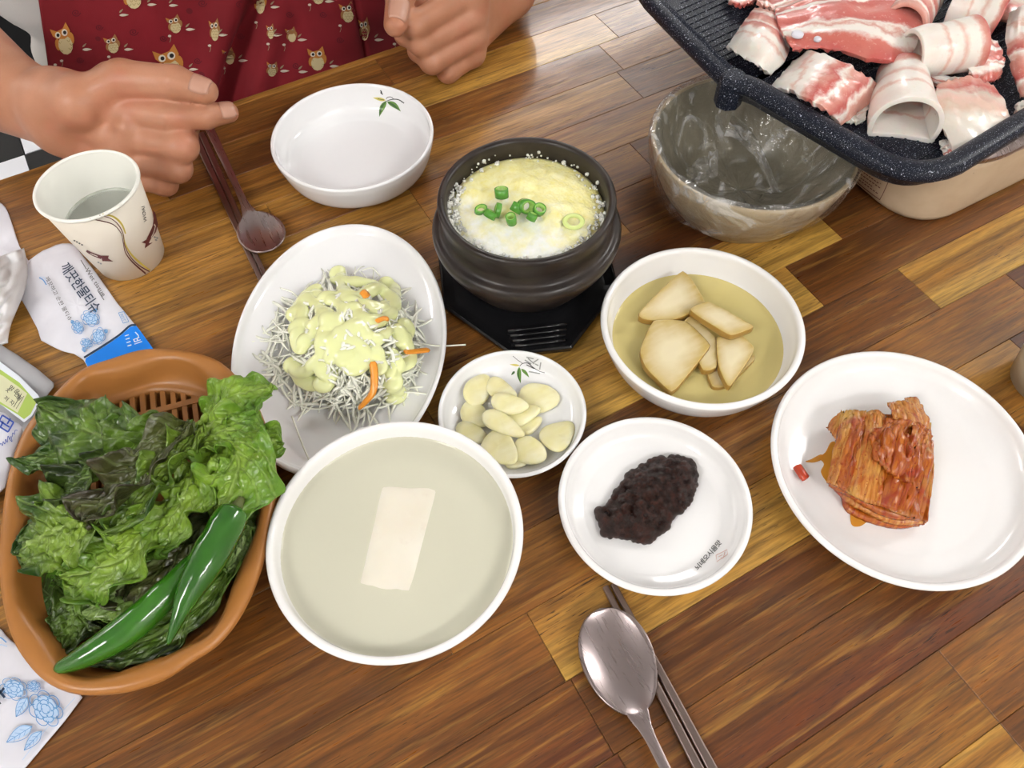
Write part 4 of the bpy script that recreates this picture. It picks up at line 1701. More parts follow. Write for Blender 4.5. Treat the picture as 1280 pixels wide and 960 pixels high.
mb = MB()
for k in range(430):
    a = rr.rand()*2*PI; q = math.sqrt(rr.rand())*1.10
    cx, cy = 437+84*q*math.cos(a), 430+80*q*math.sin(a)
    if q > .8: cx, cy = 430+92*q*math.cos(a), 436+76*q*math.sin(a)
    L = rr.uniform(22, 62)
    s = strand(cx, cy, rr.rand()*PI*2, L, rr.uniform(-40, 40), 1, rr.uniform(-.002, .004), 8, k)
    mb.tube(s, [.0004]+[rr.uniform(.0007, .0014)]*6+[.0004], 5, 0, rr.uniform(.35, .9))
# stray threads on the plate
for (a, b, c) in [((505, 425), (545, 432), (582, 431)), ((365, 520), (378, 555), (388, 578)), ((505, 490), (530, 492), (536, 495)), ((350, 360), (365, 365), (372, 372)), ((335, 425), (350, 428), (362, 420)), ((340, 400), (352, 412), (362, 410)), ((442, 343), (450, 335), (455, 333)), ((452, 338), (465, 335), (475, 345))]:
    mb.tube(catmull([px(*a, .016), px(*b, .015), px(*c, .0205 if c[0] > 570 else .012)], 6), .0007, 5, 0, .6)
cab = mb.build('shredded_cabbage', MT['cabbage'], None, px(437, 428, .0065))
tag(cab, 'heap of shredded white cabbage on the oval plate', 'salad', None, 'stuff')


def ribbon(pts, w, th, m, name, label, cat, group=None):
    Pw = catmull(pts, 6)
    b = MB(); b.tube(Pw, [w*.6]+[w]*(len(Pw)-2)+[w*.5], 6, 0, th/w)
    o = b.build(name, m, None, Pw[0])
    return tag(o, label, cat, group)


ribbon([px(466, 452, .045), px(468, 470, .040), px(466, 490, .034), px(455, 504, .027), px(448, 510, .022)], .0026, .0008, MT['carrot'], 'carrot_shred', 'long curved orange carrot shred at the near edge of the cabbage', 'carrot', 'carrot shreds in the salad')
ribbon([px(505, 440, .030), px(520, 439, .026), px(537, 437, .022)], .0024, .0008, MT['carrot'], 'carrot_shred', 'short straight orange carrot shred poking out beside the pot', 'carrot', 'carrot shreds in the salad')
ribbon([px(452, 364, .046), px(456, 367, .046), px(459, 372, .045)], .0028, .0010, MT['carrot'], 'carrot_shred', 'small carrot bit showing through a gap in the dressing', 'carrot', 'carrot shreds in the salad')
ribbon([px(470, 402, .046), px(479, 398, .045), px(486, 399, .043)], .0022, .0009, MT['carrot'], 'carrot_shred', 'tiny carrot bit under the dressing on the right of the heap', 'carrot', 'carrot shreds in the salad')

balls = []
DR = [[(383, 372), (400, 385), (410, 400), (405, 425), (398, 450), (378, 465), (365, 455)], [(425, 345), (430, 365), (445, 372), (470, 362), (490, 375), (486, 395), (462, 402), (440, 385)],
      [(392, 365), (412, 372), (428, 385), (420, 402), (395, 408), (378, 400), (372, 380)], [(445, 395), (455, 415), (470, 425), (492, 412), (506, 430), (512, 450), (498, 458), (490, 440)],
      [(425, 415), (435, 435), (430, 452), (445, 460), (458, 445), (440, 425)], [(365, 455), (375, 470), (395, 480), (408, 478)], [(488, 460), (490, 478), (498, 492), (488, 494)],
      [(480, 352), (492, 362), (492, 385)], [(385, 425), (376, 435), (374, 415)], [(410, 400), (430, 412), (445, 408)], [(500, 425), (508, 420), (505, 405)], [(415, 350), (440, 352), (470, 355)], [(420, 440), (442, 452), (450, 448)], [(404, 372), (425, 370), (450, 380), (478, 385)], [(400, 395), (392, 420)], [(378, 398), (380, 372), (396, 360)],
      [(368, 392), (376, 402), (372, 412)], [(412, 420), (420, 436), (414, 448)], [(455, 380), (470, 390), (480, 380)], [(470, 440), (476, 455), (470, 462)], [(402, 460), (412, 470), (404, 482)], [(420, 344), (424, 338)]]
for path in DR:
    Q = catmull([(x, y, 0) for x, y in path], 14)
    wv = rr.uniform(4.2, 7.6)
    ph = rr.rand()*6
    for i, (x, y, _) in enumerate(Q):
        w = wv*(1+.30*NZ(i*.22, ph, 1)+.20*math.sin(i*.31+ph))
        h = sal_h(x, y)+.0028+.0016*NZ(x*.11, y*.11, 2)
        x += 1.6*NZ(i*.3, ph, 4); y += 1.6*NZ(i*.3, ph, 6)
        p = px(x, y, h)
        r = w/1.62/1000
        balls.append((p[0], p[1], p[2]*2.1, r))
v, f = balls_mesh(balls, .0008, .0032)
v[:, 2] /= 2.1
dr = build('salad_dressing', v, f, MT['dressing'], None, px(437, 428, .03))
tag(dr, 'thick pale green dressing drizzled over the cabbage heap', 'dressing', None, 'stuff')
sm = dr.modifiers.new('smooth', 'SMOOTH'); sm.factor = .5; sm.iterations = 1

# ---------------------------------------------------------------- earthenware pot on its tray
C_POT = A([.2022, .3512])
pot_c = (C_POT[0], C_POT[1], .012)
po = smoothprofile([(.044, 0), (.049, .004), (.060, .022), (.0672, .036), (.0690, .0435), (.0672, .0475), (.0628, .0495), (.0612, .055), (.0625, .065), (.0630, .070)], 5)
pin = smoothprofile([(.0574, .0722), (.0560, .066), (.0555, .058), (.052, .035), (.040, .012), (0, .008)], 5)
prof = [(0, 0)]+[tuple(p) for p in po]+[(.0626, .0722), (.0615, .0734), (.0600, .0737), (.0585, .0733)]+[tuple(p) for p in pin]
pot = lathe('earthenware_pot', pot_c, prof, MT['earthenware'], None, 112, label='black earthenware pot of steamed egg on a black tray', cat='pot')

zE = .0735
n, m_ = 110, 30
th = np.linspace(0, 2*PI, n, endpoint=False)
loops = []
for s in np.linspace(1, 0, m_):
    R = .0552*s
    x, y = C_POT[0]+R*np.cos(th), C_POT[1]+R*np.sin(th)
    b = NZ(x*75, y*75, 2.2)*.0022+NZ(x*190, y*190, 5)*.0009+NZ(x*30, y*30, 7)*.0022
    z = zE+.0045*(1-s**2)+b*(1-s**6)-.002*s**4
    loops.append(np.stack([x, y, z], 1))
loops = [np.stack([loops[0][:, 0], loops[0][:, 1], np.full(n, zE-.016)], 1)]+loops
v, f = loops_mesh(loops)
egg = build('steamed_egg', v, f, MT['egg'], None, (C_POT[0], C_POT[1], zE-.016), normals=True)
tag(egg, 'fluffy pale yellow steamed egg with white froth filling the black pot', 'egg')
# froth bubbles round the edge
rr = np.random.RandomState(21)
mb = MB()
ico = bmesh.new(); bmesh.ops.create_icosphere(ico, subdivisions=1, radius=1)
iv = np.array([v.co[:] for v in ico.verts]); jf = [tuple(q.index for q in f.verts) for f in ico.faces]; ico.free()
for k in range(520):
    a = rr.uniform(2.2, 5.6) if k % 4 else rr.rand()*6.28
    q = rr.uniform(.0475, .0556) if k % 3 else rr.uniform(.050, .0556)
    r = .0006+.0016*rr.rand()**2.5
    zz_ = zE+.0008+.0008*rr.rand()
    if k % 5 == 0: zz_ += .003*rr.rand(); q = .0555
    mb.add(iv*r+A([C_POT[0]+q*math.cos(a), C_POT[1]+q*math.sin(a), zz_]), jf)
fo = mb.build('froth', MT['foam'], None, (C_POT[0], C_POT[1], zE))
tag(fo, 'white bubbles of froth along the inner wall of the black pot', 'froth', None, 'stuff')

# scallion rings
SCL = [(601, 262, 7.5, 8, .0, .25, 'scallion ring standing at the left end of the green garnish'), (613, 268, 8, 9, .6, .5, 'scallion cut leaning against the left ring'), (627, 241, 8.5, 7, .2, .2, 'scallion ring lying apart at the far side of the garnish'),
       (622, 263, 4, 9, .9, .9, 'narrow scallion sliver between the two leaning cuts'), (639, 274, 9, 7.5, -.2, .1, 'scallion ring lying flat at the near side of the garnish'), (658, 258, 5.5, 11, .8, .7, 'dark scallion cut standing upright right of the middle'),
       (674, 262, 8.5, 8.5, .1, .3, 'large scallion ring at the right end of the garnish'), (665, 271, 6, 5, .3, .5, 'small scallion bit below the large right ring'), (646, 260, 7, 4, -.5, .6, 'thin scallion arc in the centre of the garnish')]
for k, (cx, cy, rx, ry, t1, t2, lab) in enumerate(SCL):
    c = px(cx, cy, .0835+.001*(k % 3))
    s = 1/1.62/1000
    R = max(rx, ry)*s*.95
    ht = .0036+.0014*(k % 3)
    prof_ = [(.62, 0, 0), (.62, 1, .05), (.80, 1.03, .35), (1.0, .98, .8), (1.0, .02, .9), (.80, 0, .5)]
    nn = 22
    loops, uvs = [], []
    for (rr_, zz_, vv) in prof_+[prof_[0]]:
        a = np.linspace(0, 2*PI, nn, endpoint=False)
        loops.append(np.stack([R*rr_*np.cos(a), R*rr_*np.sin(a)*min(1, .7+.1*(k % 4)), np.full(nn, (zz_-.5)*ht)], 1)); uvs += [(0, vv)]*nn
    v, f = loops_mesh(loops)
    Rm = (Matrix.Rotation(k*1.1, 3, 'Z') @ Matrix.Rotation(t2*1.25, 3, 'X') @ Matrix.Rotation(t1*.9, 3, 'Y'))
    v = np.array([Rm @ Vector(q) for q in v])+c
    o = build('scallion_ring', v, f, MT['scallion'], None, c, uv=uvs, normals=True)
    tag(o, lab, 'scallion', 'scallion rings on the steamed egg')
fade = px(717, 277, .079)
o = lathe('scallion_ring', fade, [(.0045, -.0006), (.0075, -.0006), (.0078, .0004), (.0066, .0009), (.0045, .0005)], MT['scallion_pale'], None, 24, cap=False)
tag(o, 'pale scallion ring sunk into the yellow egg at the right', 'scallion', 'scallion rings on the steamed egg')

# tray
fr_ = px(672, 417, .004)[:2]; dv = fr_-C_POT; dv = dv/np.linalg.norm(dv); sv = A([-dv[1], dv[0]])
T2 = lambda a, b: C_POT+dv*a+sv*b


def octo(la, lb, wa, wb, z):
    return np.array([(*T2(a, b), z) for a, b in [(la, wa), (lb, wb), (-lb, wb), (-la, wa), (-la, -wa), (-lb, -wb), (lb, -wb), (la, -wa)]])


loops = [octo(.074, .024, .018, .060, .0), octo(.0785, .028, .0215, .066, .003), octo(.080, .029, .0225, .0675, .009), octo(.0785, .028, .0215, .066, .0105), octo(.0765, .027, .020, .064, .0095),
         octo(.072, .024, .018, .058, .0080), octo(.055, .02, .016, .048, .0078)]
v, f = loops_mesh(loops, True, True)
tray = build('pot_tray', v, f, MT['black_plastic'], None, (*C_POT, 0), smooth=False, normals=True)
bevel(tray, .0006, 2, 20)
tag(tray, 'black eight-sided plastic tray with ridged ends under the earthenware pot', 'tray')
for i in range(4):
    a = .0585+.0048*i
    wv = .0185+.0012*(3-i)
    for sgn in (1, -1):
        b = MB()
        b.tube([(*T2(sgn*a, -wv), .0092), (*T2(sgn*a, -wv*.3), .0096), (*T2(sgn*a, wv*.3), .0096), (*T2(sgn*a, wv), .0092)], .0013, 6)
        b.build('ridge', MT['black_plastic'], tray)

# ---------------------------------------------------------------- kimchi
rr = np.random.RandomState(9)
kim_c = px(1100, 585, .0075)
kroot = empty('kimchi', (kim_c[0], kim_c[1], .0065), 'cut block of orange red cabbage kimchi on the large plate', 'kimchi')


def sheet(ctrl, n, th, seed, amp, mm, name='kimchi_leaf'):
    """ctrl: rows of (x, y, z) picture controls, lofted into a crinkled leaf"""
    rows = [catmull([px(*q) for q in r], 8) for r in ctrl]
    rows = [resample(r, 34) for r in rows]
    G_ = np.array(rows)
    G2 = np.stack([catmull(list(G_[:, j]), 8) for j in range(G_.shape[1])], 1)
    a, b = G2.shape[:2]
    U, V = np.meshgrid(np.linspace(0, 1, a), np.linspace(0, 1, b), indexing='ij')
    N_ = grid_normals(G2)
    dsp = amp*(NZ(U*5+seed, V*9, seed)+.6*NZ(U*13, V*20+seed, 2))
    G2 = G2+N_*dsp[..., None]
    v, f, uv = slab(G2, th)
    return build(name, v, f, mm, kroot, uv=uv, normals=True)


KS, KL = MT['kimchi_stem'], MT['kimchi_leaf']
# bottom layers of the block, seen at the cut face
sheet([[(1048, 600, .010), (1062, 640, .009), (1120, 660, .009), (1150, 656, .009)], [(1050, 560, .010), (1080, 600, .009), (1130, 610, .009), (1158, 600, .009)], [(1052, 525, .010), (1085, 540, .010), (1130, 545, .010), (1160, 545, .010)]], 8, .004, 3, .0008, KL)
sheet([[(1040, 606, .015), (1068, 632, .014), (1115, 654, .014), (1150, 655, .013)], [(1045, 560, .016), (1080, 590, .015), (1125, 602, .015), (1160, 596, .014)], [(1048, 522, .016), (1085, 530, .016), (1130, 530, .016), (1160, 538, .015)]], 8, .004, 5, .0010, KS)
sheet([[(1036, 606, .020), (1065, 622, .020), (1110, 646, .020), (1152, 650, .018)], [(1044, 562, .022), (1076, 575, .022), (1122, 590, .022), (1162, 590, .019)], [(1050, 520, .021), (1082, 522, .022), (1128, 520, .022), (1162, 530, .019)]], 8, .0042, 7, .0012, KL)
# top leaves: long ribs running from the far edge to the near cut
sheet([[(1036, 604, .022), (1045, 608, .026)], [(1042, 570, .026), (1054, 574, .030)], [(1052, 535, .026), (1064, 538, .030)], [(1060, 515, .024), (1072, 515, .027)]], 8, .0035, 9, .0008, KS)
sheet([[(1046, 608, .025), (1062, 616, .028)], [(1054, 572, .030), (1070, 578, .033)], [(1064, 536, .030), (1080, 540, .033)], [(1068, 516, .028), (1083, 516, .029)]], 8, .0035, 13, .0010, KL)
sheet([[(1060, 616, .027), (1082, 628, .028), (1098, 632, .026)], [(1070, 576, .033), (1088, 580, .035), (1104, 588, .033)], [(1080, 538, .033), (1094, 536, .035), (1108, 545, .032)], [(1084, 517, .028), (1096, 514, .031), (1106, 524, .028)]], 8, .0036, 15, .0010, KS)
sheet([[(1094, 630, .027), (1120, 640, .027), (1148, 650, .022)], [(1100, 590, .033), (1126, 600, .033), (1156, 606, .024)], [(1094, 560, .035), (1124, 560, .035), (1160, 568, .024)], [(1098, 528, .032), (1126, 528, .033), (1162, 545, .022)]], 10, .0036, 17, .0022, KL)
sheet([[(1092, 572, .036), (1110, 588, .038), (1132, 604, .035)], [(1090, 552, .038), (1112, 560, .042), (1136, 570, .037)], [(1092, 538, .037), (1114, 538, .041), (1138, 548, .036)], [(1108, 530, .034), (1122, 526, .036), (1140, 532, .033)]], 10, .003, 21, .0028, KL)
sheet([[(1128, 598, .034), (1145, 612, .028)], [(1134, 570, .038), (1152, 580, .030)], [(1138, 545, .038), (1158, 550, .029)], [(1140, 528, .034), (1160, 538, .026)]], 8, .003, 23, .0020, KL)
sheet([[(1118, 534, .036), (1140, 536, .033), (1160, 548, .024)], [(1116, 522, .035), (1138, 518, .033), (1158, 528, .024)], [(1112, 508, .030), (1130, 505, .029), (1150, 512, .022)], [(1112, 503, .027), (1124, 505, .026), (1132, 500, .022)]], 8, .0032, 25, .0012, KS)
sheet([[(1128, 522, .030), (1148, 530, .026), (1160, 545, .020)], [(1130, 508, .029), (1146, 512, .025), (1155, 522, .020)], [(1132, 500, .024), (1142, 498, .022), (1150, 508, .018)]], 8, .003, 27, .0008, KS)
sheet([[(1034, 534, .016), (1048, 552, .018)], [(1046, 520, .019), (1058, 536, .022)], [(1052, 514, .020), (1066, 524, .022)]], 8, .003, 29, .0008, KS)
sheet([[(1156, 650, .018), (1150, 656, .010)], [(1163, 600, .020), (1160, 608, .009)], [(1164, 550, .020), (1163, 556, .009)]], 8, .003, 31, .0006, KL)
# juice
mbp = Decal(on_dish((*C_KIM, 0), KI), .0004)
for pts in ([(1040, 552), (1032, 565), (1024, 572), (1030, 580), (1026, 590), (1034, 603), (1046, 612), (1060, 600), (1056, 560)], [(1056, 612), (1062, 632), (1064, 655), (1075, 658), (1090, 650), (1110, 658), (1124, 658), (1120, 640), (1090, 625), (1070, 612)],
            [(1006, 577), (1014, 574), (1026, 568), (1030, 573), (1018, 578)]):
    Q = catmull([(x, y, 0) for x, y in pts], 4, True)
    mbp.poly([(q[0], q[1]) for q in Q])
o = mbp.build('kimchi_juice', [MT['sauce_film']], None)
tag(o, 'thin orange kimchi juice spread on the plate around the block', 'juice', None, 'stuff')
bit = [px(996, 582, .0125), px(1000, 588, .0128), px(1004, 594, .0125), px(1008, 599, .0118)]
ribbon(bit, .0034, .0022, MT['chili_bit'], 'chili_bit', 'small red chili piece left of the kimchi block on the plate', 'chili')
# ---------------------------------------------------------------- cutlery
def spoon(name, tip, neck, end, w, depth, m, label, cat, z, tail=.12, hw=.0030, lean=0.0):
    """tip, neck: ends of the bowl; the handle runs on from the neck towards `end`"""
    tip, neck, end = [A(p, float) for p in (tip, neck, end)]
    d = neck-tip; L = np.linalg.norm(d); d /= L
    h = end-neck; h[2] = 0; h /= np.linalg.norm(h)
    n = 44
    rows, W, Zc = [], [], []
    # bowl outline: blunt egg, wider towards the tip
    ts = np.linspace(0, 1, n)
    wid = w*np.sqrt(np.clip(1-(2*ts-1)**2, 0, 1))*(1.0-.16*(ts-.45))*(1-.10*np.sin(PI*ts)*0)
    HL = np.linalg.norm(end-neck)
    hs = np.linspace(.004, HL, 26)
    hwid = np.interp(hs, [0, .006, .014, .03, HL*.7, HL], [hw*2.2, hw*1.35, hw*.98, hw*.88, hw*1.2, hw*1.6])
    m_ = 17
    P = []
    for t, ww in zip(ts, wid):
        c = tip+d*L*t
        s = A([-d[1], d[0], 0])
        ww = max(ww, hw*2.0 if t > .9 else .0006)
        row = []
        for q in np.linspace(-1, 1, m_):
            zz = z-depth*(1-q*q)*max(0, 1-(2*t-1.0)**2)**.8
            row.append(c+s*ww*q+A([0, 0, zz]))
        P.append(row)
    for hh, ww in zip(hs, hwid):
        c = neck+h*hh
        s = A([-h[1], h[0], 0])
        arch = z+.0035*math.sin(PI*min(1, hh/HL*1.1))*(1 if HL > .05 else .5)+lean*hh
        P.append([c+s*ww*q+A([0, 0, arch-.0005*(q*q)]) for q in np.linspace(-1, 1, m_)])
    P = np.array(P)
    v, f, uv = slab(P, .0013)
    root = empty(name, (*((tip+neck)/2)[:2], 0), label, cat)
    k = n*m_
    o = build('bowl_and_handle', v, f, m, root, normals=True)
    return root


spoon('spoon', (*px(750, 761, .010)[:2], 0), (*px(798, 893, .010)[:2], 0), (*px(905, 1120, .010)[:2], 0), .0212, .0062, MT['steel_worn'], 'steel spoon resting over the chopsticks at the near edge of the table', 'spoon', .0105)
spoon('spoon', (*px(340, 312, .007)[:2], 0), (*px(311, 266, .007)[:2], 0), (*px(250, 135, .007)[:2], 0), .0188, .0052, MT['steel_worn'], 'steel spoon with its handle under the hand beside the oval plate', 'spoon', .0068)


def stick(name, a, b, w0, w1, h, m, label, group):
    a, b = A(a), A(b)
    d = (b-a)/np.linalg.norm(b-a); s = A([-d[1], d[0], 0])
    loops = []
    for t in (0, .004, .2, .5, .8, .996, 1):
        w = w0+(w1-w0)*t
        if t in (0, 1): w *= .8
        c = a+(b-a)*t
        loops.append(np.array([c+s*w*x+A([0, 0, (y+1)*h]) for x, y in ((-.8, -1), (.8, -1), (1, -.6), (1, .6), (.75, 1), (-.75, 1), (-1, .6), (-1, -.6))]))
    v, f = loops_mesh(loops, True, True)
    o = build(name, v, f, m, None, (*((a+b)/2)[:2], 0), smooth=False, normals=True)
    bevel(o, .0003, 2)
    return tag(o, label, 'chopstick', group)


st = lambda x, y: px(x, y, .0015)
e1 = st(754, 731)+(st(872, 960)-st(754, 731))*1.5; e2 = st(765, 729)+(st(889, 960)-st(765, 729))*1.5
stick('chopstick', st(756, 734), e1, .0019, .0032, .0014, MT['steel_dark'], 'flat steel chopstick partly under the near spoon', 'near pair of chopsticks')
stick('chopstick', st(766, 731), e2, .0019, .0032, .0014, MT['steel_dark'], 'flat steel chopstick farther from the near spoon, below the paste plate', 'near pair of chopsticks')
stick('chopstick', px(333, 366, .0015), px(243, 168, .0015), .0018, .0031, .0014, MT['steel_dark'], 'dark steel chopstick beside the paper cup, running under the oval plate', 'far pair of chopsticks')
stick('chopstick', px(339, 363, .0015), px(253, 168, .0015), .0018, .0031, .0014, MT['steel_dark'], 'dark steel chopstick lying next to the far spoon handle', 'far pair of chopsticks')


# ---------------------------------------------------------------- paper cups
def cup(name, c, r0, r1, h, m, mi, label):
    root = empty(name, (c[0], c[1], 0), label, 'cup')
    prof = [(0, .004), (r0-.002, .004), (r0-.0012, 0), (r0, .0005), (r0+(r1-r0)*.5, h*.5), (r1-.001, h-.003)]
    lathe('wall', (c[0], c[1], 0), prof+[(r1-.0016, h-.003), (r1-.0016-(r1-r0)*.5, h*.5), (r0-.0012, .006), (0, .006)], m, root, 96, cap=False)
    t = np.linspace(0, 2*PI, 12)
    lathe('rim', (c[0], c[1], 0), [(r1-.0006+.0014*math.cos(q), h-.0016+.0014*math.sin(q)) for q in t], mi, root, 96, cap=False)
    lathe('lining', (c[0], c[1], 0), [(r1-.0018, h-.002), (r1-.0020-(r1-r0)*.5, h*.5), (r0-.0016, .0066), (0, .0066)], mi, root, 96, cap=False)
    return root


C_CUP = (-.0655, .5297)
pc = cup('paper_cup', C_CUP, .0262, .0371, .078, MT['paper_cup'], MT['paper_cup_in'], 'cream paper cup of water with brown ribbon print near the hand')
liquid('water', C_CUP, .0306, .044, MT['water'], 'clear water low inside the printed paper cup', 'water')
cup('beige_cup', (.4740, .0810), .0240, .0315, .046, MT['beige_cup'], MT['beige_cup'], 'beige cup cut off at the table side beyond the kimchi plate')


def on_cup(x, y):
    d = ray(x, y)
    r0, r1, h = .0264, .0373, .078
    ts = np.linspace(.5, .95, 400)
    Q = CAM+ts[:, None]*d
    g = np.hypot(Q[:, 0]-C_CUP[0], Q[:, 1]-C_CUP[1])-(r0+(r1-r0)*Q[:, 2]/h)
    k = int(np.argmax(g <= 0))
    if k == 0: k = int(np.argmin(g))+1
    a = g[k-1]/(g[k-1]-g[k]+1e-12)
    return Q[k-1]+np.clip(a, 0, 1)*(Q[k]-Q[k-1])


d = Decal(on_cup, .0003)
d.stroke([(124, 269), (138, 273), (148, 281), (154, 293), (156, 307), (163, 321), (174, 332), (187, 339.5)], [.8, 1.0, 1.0, .8, 1.0, 1.1, 1.4], 0)
d.stroke([(112, 273.5), (128, 276.5), (142, 281), (151, 291), (154, 303), (157, 316), (166, 328), (182, 342)], [1.0, 1.3, 1.0, .8, 1.0, 1.5, 2.0], 0)
d.stroke([(128, 267.5), (142, 271), (152, 280), (157, 292)], [1.6, 2.6, 1.6], 1, up=-.0001)
d.stroke([(154, 293), (157, 306), (165, 319), (178, 331), (188, 338)], [1.2, 1.8, 2.4, 1.4], 1, up=-.0001)
d.poly([(191, 262), (194, 266), (197.5, 280), (195, 290), (189, 298), (186, 304), (191, 303), (181, 310.5), (182, 304.5), (177, 303), (183, 299.5), (187, 291), (191, 282), (192, 273)], 0)
d.stroke([(108, 313.5), (116, 318), (127, 322)], [2.6, 3.6, 4.2], 0); d.poly([(126, 319.5), (136, 319.5), (135, 323), (141.5, 327), (128, 326.5)], 0); d.stroke([(113, 317), (122, 320.5)], .9, 4, up=.0002, smooth=False)
d.text('WOAI', (184, 277), (-1.2, -7.2), (-6.0, 1.2), 2)
for q in ((193.5, 296.5), (196.5, 297.5), (195, 300)): d.ellipse(q[0], q[1], 1.6, 1.2, 20, 3, 8)
for q in ((123, 328), (126, 329.5)): d.ellipse(q[0], q[1], 1.5, 1.0, 20, 3, 8)
[d.stroke([(92+q*3.2, 300.3+q*1.75), (93.8+q*3.2, 301.3+q*1.75)], 1.5, 2, smooth=False) for q in range(4)]
d.stroke([(189, 297), (192, 291), (194.5, 282)], .8, 4, up=.0002)
d.build('cup_print', [MT['ink_brown'], MT['ink_yellow'], MT['ink_black'], MT['ink_grey'], MT['ink_tan']], pc)


# ---------------------------------------------------------------- wet wipe packets and tissues
def pouch(name, out, z, th, m, label, cat, group=None, seam=.9, seed=0, wrinkle=.0012):
    W = np.array([px(x, y, z) for x, y in out])
    W = resample(W, 72, True)
    c = W.mean(0)
    loops = []
    for s, k in ((0, -1), (.6, -1), (.92, -.8), (1, -.25), (1, .1), (.965, .35), (.9, .75), (.75, 1), (.5, 1.05), (.25, 1.05), (0, 1.05)):
        L = c+(W-c)*s
        w = wrinkle*(NZ(L[:, 0]*70, L[:, 1]*70, seed)+.6*NZ(L[:, 0]*170, L[:, 1]*170, seed+4))*(0 if k < 0 else 1)
        L[:, 2] = np.maximum(.0003, th*(.55+.45*k)+w*(s < 1.01)+(z-.003))
        loops.append(L)
    v, f = loops_mesh(loops)
    o = build(name, v, f, m, None, (c[0], c[1], 0), normals=True)
    return tag(o, label, cat, group)


def rose(d, cx, cy, r, mi, fill, ang=0, squash=.8, up=0):
    """a line-drawn rose"""
    rr_ = np.random.RandomState(int(cx*7+cy))
    ca, sa = math.cos(ang), math.sin(ang)
    T = lambda x, y: (cx+ca*x-sa*y*squash, cy+sa*x+ca*y*squash)
    d.poly([T(r*.8*math.cos(t)*(1+.1*math.sin(5*t)), r*.8*math.sin(t)*(1+.1*math.sin(5*t))) for t in np.linspace(0, 2*PI, 24, endpoint=False)], fill, -.00008+up)
    for ring, (rad, k) in enumerate(((.28, 3), (.5, 5), (.75, 6), (1.0, 7))):
        for q in range(k):
            a0 = q*2*PI/k+ring*.5
            pts = [T(r*rad*(1+b)*math.cos(a0+t), r*rad*(1+b)*math.sin(a0+t)) for t, b in ((-.1, -.25), (.15, .02), (PI/k, .12), (2*PI/k-.1, .02), (2*PI/k+.15, -.28))]
            d.stroke(pts, max(.7, r*.05), mi, 4, up)
    return d


def leafline(d, a, b, w, mi, fill):
    a, b = A(a, float), A(b, float)
    d.leaf(a, b, w, fill, .05, -.00008)
    nn = A([-(b-a)[1], (b-a)[0]]); nn /= np.linalg.norm(nn)
    for s in (-1, 1):
        d.stroke([a, a+(b-a)*.3+nn*w*.95*s, a+(b-a)*.65+nn*w*.8*s, b], .8, mi, 5)
        for t in (.25, .45, .65):
            d.stroke([a+(b-a)*t, a+(b-a)*(t+.15)+nn*w*.6*s], .5, mi, smooth=False)
    d.stroke([a, b], .7, mi, smooth=False)


INKS = [MT['ink_dark'], MT['ink_black'], MT['ink_blue'], MT['ink_paleblue'], MT['blue_film'], MT['ink_white'], MT['ink_royal']]
pk = pouch('wet_wipe_packet', [(13, 343), (30, 327), (52, 312), (74, 304), (90, 302.5), (96, 310), (120, 341), (146, 378), (174, 412), (192, 437), (150, 449), (110, 461), (104, 449), (92, 441), (75, 437), (61, 430), (50, 424), (46, 410), (41, 401), (33, 386), (25, 372), (18, 362)],
           .003, .0032, MT['packet'], 'torn white wet wipe packet with navy Korean lettering and blue end', 'packet', seed=3, wrinkle=.0008)
mp = lambda x, y: px(x, y, .0051)
d = Decal(mp, .0002)
d.poly([(107, 448), (118, 441), (134, 431), (150, 420), (163, 408.5), (170, 407), (175, 413), (191.5, 436), (150, 448.2), (110.5, 460), (106.5, 452)], 4)
d.stroke([(105, 447), (118, 439), (134, 429), (150, 418), (162, 407.5), (170, 406)], 2.6, 0, 6, .0001)
# main word runs down to the right
main = '깨끗한물티슈'
o0 = A([74.5, 334.0]); ad = A([7.55, 10.6])
for k, ch in enumerate(main):
    d.text(ch, o0+ad*k*(.92), ad*1.02, A([14.2, -9.8]), 0, .0001, bold=.012)
d.text('Wet tissue', (106, 337.5), A([5.05, 7.6]), A([6.6, -4.6]), 1, .0001)
d.stroke([(101, 325), (108, 336.5)], .9, 1, smooth=False); d.stroke([(122, 363), (130, 375)], .9, 1, smooth=False)
d.text('깨끗하고 순한 물티슈', (56, 347), A([3.5, 6.3])*.98, A([5.6, -3.0]), 1, .0001)
d.stroke([(49, 347), (54, 350), (58, 356)], 1.4, 2); d.stroke([(50, 346), (55, 347), (58, 352)], .8, 3)
for q in ([(148, 391), (155, 389.5)], [(155, 389.5), (161, 402)], [(161, 402), (154, 404)], [(154, 404), (148, 391)]): d.stroke(q, .7, 2, smooth=False)
d.text('BEST', (150.2, 392.6), A([1.9, 4.2]), A([4.2, -1.2]), 2)
rose(d, 113, 398, 11, 2, 3, .4); rose(d, 97, 409, 8, 2, 3, 1.0); rose(d, 123, 420, 10, 2, 3, 2.0); rose(d, 108, 429, 7, 2, 3, .3)
for a, b in (((117, 390), (121, 386)), ((92, 401), (89, 404)), ((131, 412), (134, 416)), ((104, 434), (106, 440))): leafline(d, a, b, 2.2, 2, 3)
d.text('뜨', (168, 431), A([5.6, 8.6])*0+A([11, -4.0]), A([-4.0, -8.5]), 5, .0002, bold=.02)
for k in range(4): d.stroke([(156+k*1.1, 420+k*4.2), (161+k*1.1, 418.4+k*4.2)], 1.2, 5, smooth=False, up=.0002)
d.stroke([(169, 415), (173, 420), (171, 424)], 1.3, 5, up=.0002)
d.build('packet_print', INKS, pk)

